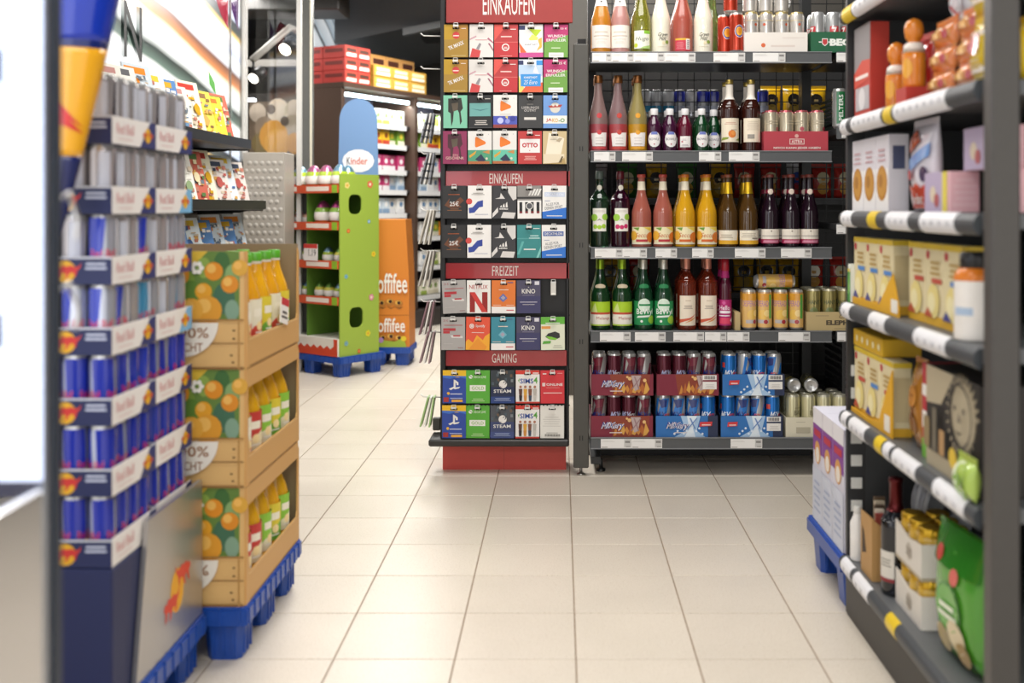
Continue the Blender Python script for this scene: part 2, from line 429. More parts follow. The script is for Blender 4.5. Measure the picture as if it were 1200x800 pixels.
banner(521, 668, 200, 218, 'EINKAUFEN', 39, .042, 4.50); banner(520.5, 667, 308.5, 327, 'FREIZEIT', 31, .04, 4.50); banner(519.5, 665.5, 411.5, 430, 'GAMING', 29, .038, 4.50)
rk(MB(STEEL).box(rx(502.5), rx(512), 4.6, 4.63, rz(512), rz(497), b=.004), 'foot_bracket')

ROWS = [(29, 67), (70, 108), (112, 150), (153, 192), (218, 256), (263, 302), (328, 367), (372, 410), (434.5, 472.5), (476, 513.5)]
COLS = [534.5, 564, 593, 622.5, 651.5]
CW, CHH = .0995, .1375
def card(draw, base='#ffffff'):
    def mk():
        m = MB(C(base)).prism([[(-CW / 2, 0), (CW / 2, 0), (CW / 2, CHH), (-CW / 2, CHH)], [((q - .5) * CW, v * CHH) for q, v in ((.355, .855), (.355, .915), (.645, .915), (.645, .855))]], 0, .0022, 'y')
        p = PR(CW, CHH); p.rect(0.004, .996, .003, .997, base); draw(p)
        p.cut(.355, .645, .855, .915)
        p.emit(m, front(-CW / 2, 0, 0), .0002, .00016); return m.build('gift_card')
    return Proto(mk)
W_ = '#e9e6e1'
def d_gold(p):
    p.rect(0, .35, 0, 1, '#b58f1e').poly([(.3, 0), (1, 0), (1, 1), (.55, 1)], '#a9792a').rect(0, 1, .0, .54, '#a37f2e').circ(.5, .67, .15, '#c63a3a').lines(.38, .62, .64, .70, 1, '#f0d9cf')
    p.text('TK MAXX', .16, .84, .30, .42, W_, .03, rot=.4).lines(.3, .9, .04, .07, 1, '#d9c486').lines(.72, .92, .87, .9, 1, W_)
def d_perf(p):
    p.rect(0, 1, .60, 1, '#d6d1cc').poly([(.02, .0), (.42, .0), (.48, .2), (.12, .28)], '#c84444').poly([(.28, .26), (.4, .22), (.5, .4), (.42, .44)], '#8f8a8e')
    p.poly([(.74, .56), (.8, .6), (1, .46), (1, .42)], '#b0647a').poly([(.78, .42), (.84, .43), (1, .24), (1, .18)], '#9b6070').poly([(.02, .52), (.3, .62), (.28, .66), (.02, .57)], '#c59aa2').lines(.25, .75, .52, .55, 1, '#cf7d86')
def d_red(p):
    p.poly([(0, 1), (0, .5), (.55, 1)], '#d9534a').rect(0, 1, .0, .46, '#bf3338').rect(0, 1, .45, .47, '#d26a66').lines(.28, .74, .61, .68, 1, '#f2c9c2').ring(.48, .3, .16, .045, W_).lines(.4, .56, .26, .33, 2, W_).lines(.25, .75, .03, .06, 1, '#e6a19b').lines(.68, .92, .84, .88, 1, W_)
def d_col(p):
    p.rect(0, .25, .84, .97, '#2d3560').poly([(.4, .86), (.95, .84), (.7, .62)], '#b6cf2c').poly([(.55, .7), (.8, .6), (.7, .4), (.4, .55)], '#e8df6c').poly([(0, .45), (.3, .15), (.05, .1)], '#e2683a').poly([(.95, .6), (.95, .3), (.75, .2), (.8, .55)], '#efb04a').rect(0, 1, 0, .14, '#c84f90')
    p.poly([(.1, .38), (.22, .5), (.78, .52), (.85, .36), (.7, .17), (.3, .17)], '#f4f2f2').text('KARSTADT', .25, .77, .36, .41, '#4a4a55', .03)
def d_col2(p):
    p.rect(0, .2, .84, .97, '#2d3560').rect(.74, 1, .82, .97, '#3c8fd6').poly([(0, .84), (1, .8), (1, .5), (0, .5)], '#b9cfe6').poly([(0, .5), (.3, 0), (0, 0)], '#ecd06a').poly([(.1, 0), (1, 0), (1, .3), (.3, .2)], '#e0633d').poly([(.7, .82), (.85, .55), (.6, .6)], '#efe9f5')
    p.rect(.08, .92, .18, .55, '#3a92d8').text('KARSTADT', .22, .78, .42, .48, W_, .03).text('25 Euro', .22, .78, .24, .37, W_, .0, slant=.2)
def d_wish(v=''):
    def f(p):
        p.rect(0, 1, 0, .62, '#6fa045').poly([(0, .45), (.3, .5), (.7, .62), (1, .68), (1, 1), (0, 1)], '#b5306b').text('WUNSCH', .14, .88, .60, .69, W_, .035).text('ERFÜLLER', .1, .92, .48, .58, W_, .035).lines(.3, .68, .27, .32, 1, '#dbeac6').rect(.2, .82, 0, .14, '#efece6').lines(.25, .77, .05, .08, 1, '#8f8f88')
        p.text('25 €' if v else '25 €', .68 if not v else .62, .95, .85, .93 if v else .9, W_, .02)
    return f
def d_horse(bg, dk, low):
    def f(p):
        p.poly([(.2, .9), (.75, .92), (.82, .6), (.72, .5), (.78, .2), (.7, .1), (.66, .45), (.56, .62), (.45, .6), (.4, .2), (.33, .04), (.3, .45), (.2, .5)], dk).poly([(.34, .75), (.62, .78), (.6, .55), (.4, .5)], '#5d5243')
        if low: p.text('EIN', .42, .62, .24, .30, '#d9a9a0', .0).text('GESCHENK', .12, .88, .14, .22, '#e4c3b5', .0)
    return f
def d_teal(p): p.rect(.05, .93, .36, .76, '#6da8a4').poly([(.08, .6), (.5, .56), (.9, .6), (.5, .52)], '#4c7f84').lines(.25, .8, .1, .26, 3, '#c9c4bd').lines(.7, .92, .88, .92, 1, '#d0cbc4').rect(.0, 1, .0, .02, '#4a4a4a')
def d_zal(low):
    def f(p):
        p.circ(.86, .9, .02, '#bbbbbb'); p.poly([(.3, .78), (.34, .83), (.72, .68), (.75, .64), (.72, .60), (.34, .50), (.29, .54)], '#e87b27').lines(.28, .74, .40, .44, 1, '#c9c1b9')
        if low == 'b': p.rect(0, 1, 0, .36, '#4d57b5').circ(.3, .22, .13, '#c3c7ee').circ(.6, .2, .1, '#8f97da').circ(.82, .28, .12, '#3a3f96').rect(0, 1, 0, .1, '#94403c').poly([(.5, .34), (.62, .36), (.6, .26)], '#e8d26a')
        else: p.rect(0, 1, 0, .42, '#4e9c78' if low == 'g' else '#66c0a4').poly([(.05, .25), (.35, .4), (.3, .3), (.08, .18)], '#d9a13a').poly([(.3, .14), (.55, .3), (.75, .1), (.5, .05)], '#27324c').poly([(.6, .36), (.9, .42), (.9, .3)], '#c98b4a').rect(0, .9, 0, .08, '#b4693e').circ(.78, .16, .05, '#e4d9c4')
    return f
def d_outfit(p): p.text('LIEBLINGS', .14, .86, .59, .66, '#cfcac4', .0).text('OUTFIT', .24, .74, .50, .57, '#cfcac4', .0).rect(.24, .74, .25, .33, '#d9d5cf').lines(.36, .62, .72, .75, 1, '#8f8b86')
def d_jako(p): p.rect(0, 1, .14, .38, '#efece4').circ(.5, .62, .22, '#d8d2c6').poly([(.2, .68), (.8, .72), (.74, .64), (.26, .62)], '#b4483f').circ(.42, .7, .05, '#efe9de').circ(.58, .7, .05, '#efe9de'); p.text('JA', .12, .36, .18, .30, '#c0392f', .03).text('KO', .38, .62, .18, .30, '#d9a62e', .03).text('-O', .64, .9, .18, .30, '#4c8f4a', .03)
def d_otto(p): p.rect(.08, .92, .34, .76, '#ece8e6').text('OTTO', .17, .83, .50, .64, '#c0202a', .05).lines(.25, .78, .12, .26, 3, '#e9a9a2').lines(.72, .92, .86, .9, 1, W_).rect(.47, .51, .40, .42, '#c0202a')
def d_beige(p): p.poly([(.1, .2), (.25, .95), (.9, .78), (.75, .25)], '#efe4cd').rect(.04, .9, .02, .3, '#e4d6ba').poly([(.0, 0), (.7, .05), (.9, .2), (.96, 0)], '#b69a63').poly([(.66, .04), (.8, .24), (.86, .22), (.78, .04)], '#6d5c3c').poly([(.55, .7), (.7, .8), (.82, .78), (.7, .66)], '#b9a98d').lines(.3, .6, .74, .77, 1, '#b4a78e')
def d_25(p): p.lines(.24, .72, .72, .76, 1, '#b35a2a').poly([(.08, .4), (.3, .62), (.26, .45), (.5, .5), (.75, .65), (.9, .55), (.7, .42), (.8, .34), (.3, .32)], '#6d4128').text('25€', .3, .68, .38, .52, W_, .02).lines(.2, .8, .24, .32, 2, '#8d5a34', rag=.6)
def d_sports(p): p.circ(.06, .52, .13, '#cf4b45').poly([(.04, .32), (.2, .34), (.42, .52), (.64, .56), (.64, .36), (.48, .34), (.28, .18), (.06, .16)], '#32479c').lines(.16, .7, .72, .8, 2, '#a9a49f').lines(.3, .86, .12, .15, 1, '#9d9fb5')
def d_bars(p):
    for a, b in (((.05, .1), (.2, .05)), ((.02, .3), (.2, .24))): p.poly([(0, a[0]), (.24, b[0]), (.22, b[0] + .14), (0, a[0] + .1)], '#dedad6')
    p.poly([(.6, .98), (1, .98), (1, .6), (.86, .55), (.66, .78)], '#d8d4d0').poly([(.1, .6), (.3, .64), (.34, .78), (.52, .6)], '#e6e2de').poly([(.35, .02), (.9, .0), (.97, .18), (.45, .2)], '#d8d4d0')
    for k, h in enumerate((.07, .12, .17)): p.poly([(.31 + .12 * k, .34), (.40 + .12 * k, .34), (.40 + .12 * k - .03, .34 + h), (.32 + .12 * k, .34 + h - .05)], W_)
    p.lines(.28, .66, .28, .31, 1, W_).text('adidas', .3, .64, .27, .33, W_, .02)
def d_check(p):
    p.rect(0, 1, .58, 1, '#8f8b87').rect(0, 1, .6, .66, '#2a2a2a')
    for k in range(4): p.poly([(.45 + .12 * k, .7), (.53 + .12 * k, .7), (.66 + .12 * k, .9), (.58 + .12 * k, .9)], W_)
    p.rect(0, 1, 0, .55, '#efece8')
    for k in range(4): p.rect(.08 + .24 * k, .2 + .24 * k, .16, .5, '#1d1d1f').rect(.08 + .24 * k, .2 + .24 * k, .16, .22, '#7e1f25')
    p.circ(.5, .38, .15, '#55565a').ring(.5, .38, .15, .03, W_)
def d_dec(blue):
    def f(p):
        if blue: p.rect(.06, .92, .66, .8, '#3c5fa8').text('DECATHLON', .12, .87, .69, .77, W_, .04)
        else: p.rect(.08, .94, .66, .8, '#ccd6ea').text('DECATHLON', .14, .88, .69, .77, '#eef2fa', .03)
        p.text('ALLES FÜR', .14, .7, .40, .50, '#5b5b62', .0, rot=.1).text('DEINEN SPORT', .1, .85, .29, .38, '#5b5b62', .0, rot=.12)
        p.poly([(0, 0), (1, 0), (1, .34), (0, .2)], '#2f74cf').lines(.18, .84, .07, .12, 1, W_).lines(.1, .32, .53, .56, 1, '#8f98b8')
    return f
def d_tealg(p): p.poly([(.1, .1), (.3, .5), (.2, .5), (0, .1)], '#5fb0ab').poly([(.8, 0), (1, .35), (1, .2), (.9, 0)], '#7fc4bf').rect(0, 1, .57, .6, '#58a3a0').lines(.5, .95, .58, .72, 2, '#b3d6d2').lines(.28, .78, .24, .31, 1, W_).lines(.68, .95, .88, .92, 1, W_)
def d_grey(p): p.text('25 €', .08, .28, .86, .93, '#9a3a42', .0).lines(.12, .9, .74, .78, 1, '#b04a50').rect(.08, .6, .58, .66, '#b8343c').rect(.08, .36, .5, .57, '#b8343c').poly([(.38, .45), (.9, .42), (.9, .36), (.44, .37)], '#d9d5d1').rect(.5, .8, .41, .45, '#b8343c').lines(.7, .92, .06, .09, 1, '#8d4a4e').lines(.1, .5, .18, .21, 1, '#bdb8b4')
def d_nf(p): p.text('NETFLIX', .1, .88, .74, .86, '#b32d2a', .02).rect(.12, .34, .02, .64, '#96201d').rect(.64, .87, .02, .64, '#96201d').poly([(.12, .64), (.34, .64), (.87, .02), (.64, .02)], '#cf3a33').rect(0, 1, 0, .03, W_)
def d_air(bg, ic):
    def f(p): p.rect(0, 1, 0, .2, '#efebe7').lines(.62, .93, .08, .14, 1, '#c43b48').lines(.3, .7, .70, .75, 1, '#f5ddcb').poly([(.48, .34), (.66, .46), (.48, .6), (.3, .46)], ic).poly([(.48, .40), (.58, .47), (.48, .54), (.38, .47)], '#a9a0b2').lines(.06, .4, .24, .27, 1, '#f2d7c4').lines(.62, .94, .24, .27, 1, '#f2d7c4').lines(.66, .9, .92, .97, 1, '#485a92')
    return f
def d_kino(p): p.rect(0, 1, .0, .52, '#3d3c63').text('KINO', .22, .78, .60, .74, W_, .04).rect(.48, .52, .78, .8, W_).rect(.76, .95, .86, .97, '#d9d6dc').lines(.14, .86, .33, .37, 1, '#c9c5d4').lines(.25, .75, .26, .28, 1, W_).lines(.25, .75, .54, .57, 1, '#8d88a4')
def d_spot(p): p.poly([(0, 0), (1, 0), (1, .52), (.8, .42), (.72, .3), (.46, .45), (.3, .22), (.1, .33), (0, .24)], '#f0a92f').poly([(.1, 0), (.5, .36), (.9, .1), (.8, 0)], '#e8942c').circ(.24, .72, .1, W_); p.ring(.24, .72, .06, .02, '#e2563a').text('Spotify', .4, .8, .67, .77, W_, .03).lines(.24, .76, .52, .55, 1, W_)
def d_green(p): p.rect(0, 1, .78, 1, '#63b13c').lines(.2, .8, .80, .85, 1, W_).rect(.02, .4, .64, .72, '#e59a4a').poly([(.18, .4), (.3, .5), (.6, .56), (.78, .5), (.8, .38), (.6, .3), (.35, .32)], '#2b2f2b').poly([(.2, .42), (.45, .4), (.7, .34), (.6, .3), (.35, .32)], '#7cc23a').poly([(.06, .18), (.4, .2), (.42, .28), (.1, .27)], '#5aa63a').lines(.5, .9, .06, .18, 2, '#c9cbb9')
def d_ps(p): p.rect(0, 1, .78, 1, '#e8b81f').poly([(0, .78), (.3, .74), (.6, .8), (1, .74), (1, .82), (0, .84)], '#3f6fc4').poly([(.46, .44), (.54, .42), (.54, .70), (.46, .72)], W_).poly([(.54, .70), (.66, .63), (.66, .55), (.58, .55), (.58, .6), (.54, .62)], W_).poly([(.46, .5), (.26, .44), (.34, .40), (.46, .45)], W_).poly([(.54, .48), (.74, .50), (.68, .45), (.54, .43)], W_).circ(.24, .3, .06, '#e8b33a').lines(.32, .82, .27, .32, 1, '#d7dbea').rect(.04, .26, .04, .18, '#a03030').rect(.38, .84, .04, .11, '#e6a73a').lines(.32, .84, .14, .19, 1, '#aab4da')
def d_xbox(p): p.rect(.16, .82, .37, .55, '#ece9e2').text('GOLD', .24, .76, .41, .51, '#7db04a', .03).circ(.2, .80, .08, W_).poly([(.14, .83), (.26, .77), (.27, .79), (.15, .85)], '#4f9a2f').text('XBOX LIVE', .32, .84, .76, .83, '#dfeed2', .02).lines(.24, .78, .06, .17, 2, '#a9d28c')
def d_steam(b2):
    def f(p):
        p.rect(0, 1, 0, .5, '#1f2a4c' if b2 else '#3b456c').rect(0, 1, 0, .2, '#27407c' if b2 else '#3f4d80')
        for k in range(14): p.rect(.04 + (k * 29 % 90) / 100, .14 + (k * 29 % 90) / 100, .55 + (k * 17 % 36) / 100, .64 + (k * 17 % 36) / 100, ['#4c5a63', '#2c3236', '#6b5747', '#38474f', '#7d8588'][k % 5])
        p.circ(.52, .58, .17, W_).circ(.6, .62, .07, '#2a3040').circ(.6, .62, .04, W_).circ(.45, .52, .05, '#2a3040').poly([(.34, .56), (.46, .49), (.6, .58), (.56, .62)], W_).text('STEAM', .13, .86, .32, .42, W_, .03).lines(.15, .85, .08, .18, 3, '#93a0c4')
    return f
def d_sims(p):
    p.rect(0, 1, .88, 1, '#d23a2e').lines(.72, .96, .9, .96, 1, W_).text('SIMS', .18, .74, .60, .75, '#2b4fa0', .04).text('4', .74, .92, .6, .8, '#57a33a', .02).poly([(.1, .7), (.16, .76), (.14, .62)], '#57a33a').rect(0, 1, 0, .05, '#c2382e')
    for k, (a, b) in enumerate((('#5c3a2c', '#2a2226'), ('#d8a23a', '#cf8d3e'), ('#7c4a34', '#39475c'), ('#b9b3aa', '#c9c4bc'))): p.circ(.2 + .2 * k, .5, .055, '#a9745a').poly([(.12 + .2 * k, .44), (.28 + .2 * k, .44), (.26 + .2 * k, .24), (.14 + .2 * k, .24)], a).poly([(.13 + .2 * k, .24), (.27 + .2 * k, .24), (.25 + .2 * k, .07), (.15 + .2 * k, .07)], b)
def d_online(p): p.rect(.08, .2, .52, .62, W_).rect(.13, .15, .53, .61, '#d0333a').text('ONLINE', .25, .93, .53, .61, W_, .04).lines(.25, .8, .47, .49, 1, '#eaa5a2').lines(.12, .9, .30, .36, 1, '#eeb8b4', rag=.6).lines(.1, .25, .88, .94, 1, W_).lines(.72, .92, .9, .94, 1, '#eaa5a2')
def d_back(p):
    p.lines(.1, .86, .36, .7, 5, '#c9c5be', t=.25).rect(.34, .66, .74, .98, '#e9e6df')
    for k in range(16): p.rect(.2 + .04 * k, .2 + .04 * k + (.022 if k % 3 else .03), .06, .13, '#6f6c66')
    p.lines(.26, .74, .16, .19, 1, '#8d8982')
PG = {k: card(d, b) for k, d, b in [('gold', d_gold, '#b08a26'), ('perf', d_perf, '#dedad5'), ('red', d_red, '#b5383a'), ('col', d_col, '#e2e0de'), ('col2', d_col2, '#dfe6ee'), ('wish', d_wish(), '#6fa045'),
      ('wish2', d_wish('x'), '#7cb24e'), ('mint', d_horse('', '#2d2d27', 0), '#7fc4a5'), ('teal', d_teal, '#232426'), ('zalb', d_zal('b'), '#e6e3de'), ('zalg', d_zal('g'), '#e6e3de'), ('zalt', d_zal('t'), '#e6e3de'),
      ('outfit', d_outfit, '#3a3a3b'), ('jako', d_jako, '#6f9ad6'), ('mag', d_horse('', '#4c2430', 1), '#8f2f58'), ('otto', d_otto, '#bf3b3a'), ('beige', d_beige, '#cdb88c'), ('c25', d_25, '#2a2a2b'),
      ('sport', d_sports, '#f1eeea'), ('bars', d_bars, '#37373a'), ('check', d_check, '#8f8b87'), ('decw', d_dec(0), '#f0eeea'), ('decb', d_dec(1), '#efece8'), ('tealg', d_tealg, '#378a8a'), ('grey', d_grey, '#aaa6a3'),
      ('nf', d_nf, '#eeebe6'), ('airo', d_air('', '#5b6fae'), '#e07a32'), ('airt', d_air('', '#6fb4c4'), '#3b8a9c'), ('kino', d_kino, '#4b4860'), ('spot', d_spot, '#e2563a'), ('green', d_green, '#e3e6cf'),
      ('ps', d_ps, '#28469c'), ('xbox', d_xbox, '#58a936'), ('steam1', d_steam(1), '#333a40'), ('steam2', d_steam(0), '#4c4f55'), ('sims', d_sims, '#ece8e4'), ('online', d_online, '#d0333a'), ('back', d_back, '#e5e2da')]}
ND = {'gold': 'gold gift card with a red dot', 'perf': 'white gift card with a red perfume bottle', 'red': 'plain red gift card with a white ring', 'col': 'white gift card with colourful facets',
      'col2': 'pale blue gift card with a blue price box', 'wish': 'magenta and green gift card', 'wish2': 'magenta and green gift card', 'mint': 'mint gift card with a dark horse', 'teal': 'black gift card with a teal panel',
      'zalb': 'white gift card with orange triangle over blue pattern', 'zalg': 'white gift card with orange triangle and dark green pattern', 'zalt': 'white gift card with orange triangle over mint pattern',
      'outfit': 'charcoal gift card with pale lettering', 'jako': 'sky blue gift card with coloured letters', 'mag': 'dark magenta gift card with a dark figure', 'otto': 'red gift card with white name panel',
      'beige': 'beige gold gift card with a pale bag', 'c25': 'black gift card with orange script', 'sport': 'white gift card with red dot and blue wave', 'bars': 'black and white gift card with sneakers',
      'check': 'black and white gift card with stripes and a round crest', 'decw': 'white and blue sport gift card with pale name', 'decb': 'white and blue sport gift card with blue name box', 'tealg': 'teal gift card with white name',
      'grey': 'silver grey gift card with red bars', 'nf': 'white gift card with a big red N', 'airo': 'orange gift card with white foot', 'airt': 'teal blue gift card with white foot', 'kino': 'dark violet cinema gift card',
      'spot': 'orange red gift card with yellow peaks', 'green': 'pale gift card with green top and a dark shoe', 'ps': 'blue game card with yellow top', 'xbox': 'green game card with a white box',
      'steam1': 'dark game card with navy foot', 'steam2': 'faded slate game card', 'sims': 'white game card with a group of people', 'online': 'bright red online game card', 'back': 'white back of a game card with barcode'}
GRID = [['gold', 'perf', 'red', 'col', 'wish'], ['gold', 'perf', 'red', 'col2', 'wish2'], ['mint', 'teal', 'zalb', 'outfit', 'jako'], ['mag', 'zalg', 'zalt', 'otto', 'beige'], ['c25', 'sport', 'bars', 'check', 'decw'],
        ['c25', 'sport', 'bars', 'tealg', 'decb'], ['grey', 'nf', 'airo', 'kino', None], ['grey', 'spot', 'airt', 'kino', 'green'], ['ps', 'xbox', 'steam1', 'sims', 'online'], ['ps', 'xbox', 'steam2', 'sims', 'back']]
RN = ['in the top row', 'in the second row', 'in the third row', 'just above the second banner', 'just below the second banner', 'just above the leisure banner',
      'just below the leisure banner', 'just above the gaming banner', 'in the upper gaming row', 'in the bottom row']
hookm = MB(C('#d9d8d4', 'paint'))
hookm.tube([(-.008, .085, 0), (-.008, -.004, 0), (-.008, -.010, .006), (-.008, -.010, .02), (.008, -.010, .02), (.008, -.010, .006), (.008, -.004, 0), (.008, .085, 0)], .0016, seg=6)
hookm.box(-.011, .011, -.0125, -.0105, .004, .012)
hookmesh = hookm.mesh('hook')
for i, (t, b_) in enumerate(ROWS):
    dx = -4.5 * (i / 9.0)
    for j, k in enumerate(GRID[i]):
        x = rx(COLS[j] + dx + (2 if j == 0 and i > 7 else 0)); z = rz(b_)
        h = bpy.data.objects.new('hook', hookmesh); h.parent = rack; h.location = (x - RX0, YC - .002 - RY0, z + CHH * .885); COL.objects.link(h)
        if k is None:
            m = MB(C('#d5d2ca', 'plastic')).box(-.011, .011, -.014, -.0125, -.045, .005, b=.0006); m.box(-.009, .009, -.0144, -.014, -.043, -.035, C('#f1efe8'))
            m.build('hook_label', rack, (x - RX0, YC - RY0, z + CHH * .885)); continue
        tilt = (0, 0, 0)
        if k in ('zalb', 'zalt') : z += .001
        if i == 6 and j == 0: tilt = (0, R(-3), 0)
        if k == 'spot': tilt = (0, R(1.6), 0)
        PG[k]((x - CHH * .885 * sin(tilt[1]), YC + random.uniform(0, .004) - (.004 if k.startswith('zal') else 0), z), rot=(R(-1.5), tilt[1] + R(random.uniform(-.5, .5)), R(random.uniform(-2, 2))), label=ND[k] + ' ' + RN[i], group='gift cards on the rack', cat='gift card')
# packs hanging on the rack's aisle side, seen edge on
HK = MB(C('#dedcd6', 'paint')).tube([(0, 0, 0), (-.075, 0, .002), (-.088, 0, .012)], .0028, seg=6).mesh('side_hook')
SIDE = [(40, 0, '#b9b6ae', 0), (79, 0, '#b9b6ae', 0), (133, 165, '#8d8f96', 1), (180, 214, '#8d8f96', 1), (247, 285, '#cfc9bd', 2), (295, 335, '#b7b1a8', 2), (355, 392, '#8d6a72', 3), (391, 425, '#9a7f84', 3), (468, 500, '#9cc07a', 4)]
nm = ['', 'grey and white striped card bundle', 'cream card bundle', 'mauve card bundle', 'green leaflet bundle']
sp_ = {133: 'uppermost', 180: 'second from top', 247: 'third from top', 295: 'fourth from top', 355: 'fifth from top', 391: 'sixth from top', 468: 'lowest'}
for (py, yb, h_, kd) in SIDE:
    o = bpy.data.objects.new('side_hook', HK); o.parent = rack; o.location = (xl - RX0, 4.525 - RY0, rz(py) ); COL.objects.link(o)
    if kd:
        m = MB(C(h_)); hh = (yb - py) / sc
        for q in range(3):
            x = -.03 - .013 * q; m.T = Matrix.Translation((x, 0, 0)) @ Matrix.Rotation(R(9 + 3 * q), 4, 'Y')
            m.box(-.003, .003, -.035, .035, -hh, .012, C(h_ if q != 1 else '#e2dfd8'))
            if kd == 1:
                for v in (.25, .5, .75): m.box(-.0034, .0034, -.0353, .0353, -hh * v - .008, -hh * v, C('#5d6068'))
        m.T = None
        tag(m.build('hanging_card_bundle', None, (xl, 4.525, rz(py) - .008)), f'{nm[kd]} hanging beside the card rack, {sp_[py]}', 'card bundle', 'bundles hanging on the rack side')
# ================================================================== DRINKS SHELVES (wire backed, facing the aisle)
YF = 4.44
SZ = [PZ(y, YF) for y in (513, 388, 290, 177, 61)]     # board tops, bottom to top
BX0, BX1 = PX(691, YF), PX(975, YF)
SH = C('#3c3d3f', 'paint'); RAIL = C('#57595b', 'paint'); GREY = C('#4a4843', 'paint')
unit = tag(empty('drinks_shelf_unit', ((BX0 + BX1) / 2, 4.68, 0)), 'dark steel drinks shelving with wire back beside the card rack', 'shelf unit')
UC = Vector(((BX0 + BX1) / 2, 4.68, 0))
unit2 = tag(empty('drinks_shelf_unit', (BX1 + .53, 4.68, 0)), 'second bay of drinks shelving, partly hidden behind the snack shelves', 'shelf unit')
U2 = Vector((BX1 + .53, 4.68, 0))
def up(mb, name, par=None, base=None):
    base = UC if base is None else base; par = par or unit
    mb.v = [(x - base.x, y - base.y, z - base.z) for x, y, z in mb.v]; return mb.build(name, par)
def upright(px0, px1, top, par, base):
    x0, x1 = PX(px0, YF), PX(px1, YF)
    m = MB(GREY).box(x0, x1, YF, YF + .075, .035, top, b=.004)
    for z in [.1 + .05 * k for k in range(34)]:
        if z < top - .05:
            big = int(z * 20) % 8 == 3
            if big: m.box((x0 + x1) / 2 - .007, (x0 + x1) / 2 - .003, YF - .0006, YF, z, z + .02, C('#161616')); m.box((x0 + x1) / 2 + .004, (x0 + x1) / 2 + .008, YF - .0006, YF, z, z + .02, C('#161616'))
    o = up(m, 'upright', par, base)
    m = MB(C('#b5b3ac', 'metal')).lathe([(.017, 0), (.019, .004), (.012, .009), (.006, .011), (.006, .037)], c=((x0 + x1) / 2, YF + .035, 0), seg=12); up(m, 'levelling_foot', par, base)
upright(672, 690, 1.795, unit, UC)
m = MB(C('#232425', 'paint')).box(BX0 + .003, BX0 + .04, 4.86, 4.93, .03, 2.15); up(m, 'rear_post'); m = MB(C('#232425', 'paint')).box(BX1 - .03, BX1 + .012, 4.86, 4.93, .0, 2.15); up(m, 'rear_post')
up(MB(C('#2d2e2f', 'paint')).box(BX0 + .006, BX0 + .046, YF + .03, 4.9, .045, .075), 'base_arm'); 
up(MB(C('#1e1e1e', 'plastic')).lathe([(.02, 0), (.02, .01), (.008, .014), (.008, .05)], c=(BX0 + .05, YF + .1, 0), seg=10), 'levelling_foot')
up(MB(C('#1e1e1e', 'plastic')).lathe([(.02, 0), (.02, .01), (.008, .014), (.008, .05)], c=(BX1 - .03, YF + .1, 0), seg=10), 'levelling_foot')
up(MB(C('#252526', 'paint')).box(BX0 + .003, BX1, 4.82, 4.84, 0.0, .12), 'kick_plate')
def price_tag(w):
    m = MB(C('#ebe9e6', 'paper')).box(0, w, -.0016, 0, 0, .038, b=.0005)
    p = PR(); g = min(.03, w * .3)
    p.rect(w - g, w - .002, .004, .037, '#c9c7c4').lines(w - g + .004, w - .006, .022, .034, 1, '#85827f', t=.7).lines(w - g + .008, w - .005, .005, .013, 1, '#9d9a97')
    p.lines(.004, .028, .003, .009, 1, '#a3a09c').lines(.004, w * .45, .026, .034, 2, '#cfccc8', t=.3)
    return p.emit(m, front(0, 0, -.0016), .0002, .0001).mesh('price_tag')
_pt = {}
def tags(board, x0, y, z, spans, base):
    for a, b in spans:
        w = round((b - a) / F * YF, 3)
        if w not in _pt: _pt[w] = price_tag(w)
        o = bpy.data.objects.new('price_tag', _pt[w]); o.parent = board; o.location = (PX(a, YF) - base.x, y - base.y, z - base.z); COL.objects.link(o)
TAGS = [[(704, 740), (740, 776), (856, 893)], [(703, 739), (744, 780), (789, 825), (826, 851), (852, 878), (912, 949)], [(697, 730), (730, 758), (768, 793), (811, 836), (861, 897), (915, 951)],
        [(696, 721), (729, 765), (819, 845), (854, 890)], [(694, 717), (717, 743), (743, 779), (779, 815), (836, 873), (882, 920)]]
for z, tg in zip(SZ, TAGS):
    b = up(MB(SH).box(BX0 + .002, BX1, YF + .012, 4.9, z - .026, z, b=.002), 'shelf_board')
    m = MB(RAIL).box(BX0 + .004, BX1, YF, YF + .012, z - .046, z + .002, b=.002); m.box(BX0 + .004, BX1, YF - .003, YF, z - .046, z - .042, C('#85878a', 'paint')); m.box(BX0 + .004, BX1, YF - .003, YF, z - .001, z + .002, C('#85878a', 'paint'))
    r = up(m, 'price_rail', b, Vector((UC.x, UC.y, 0))) if False else up(m, 'price_rail')
    tags(r, 0, YF - .003, z - .0415, tg, UC)
# wire grid back
m = MB(C('#101011', 'paint'))
def wire_grid(x0, x1, z0, z1, y):
    m = MB(C('#121213', 'paint')); x = x0
    while x <= x1: m.box(x - .002, x + .002, y, y + .004, z0, z1); x += .0755
    z = z0
    while z <= z1: m.box(x0, x1, y - .004, y, z - .002, z + .002); z += .05
    return m
up(wire_grid(BX0 + .04, BX1 - .02, .2, 2.1, 4.915), 'wire_back')
# second bay
S2Z = [PZ(y, YF) for y in (513, 388, 262, 150, 61)]
B20, B21 = BX1 + .02, BX1 + 1.04
for z, tg in zip(S2Z, [[], [(981, 1010)], [(980, 1010)], [(986, 1012)], [(980, 1012)]]):
    up(MB(SH).box(B20, B21, YF + .012, 4.9, z - .026, z, b=.002), 'shelf_board', unit2, U2)
    r = up(MB(RAIL).box(B20, B21, YF, YF + .012, z - .046, z + .002, b=.002), 'price_rail', unit2, U2); tags(r, 0, YF - .003, z - .0415, tg, U2)
up(wire_grid(B20, B21, .2, 2.1, 4.915), 'wire_back', unit2, U2)
up(MB(C('#232425', 'paint')).box(B21 - .02, B21 + .04, 4.40, 4.93, 0, 2.1), 'upright', unit2, U2)

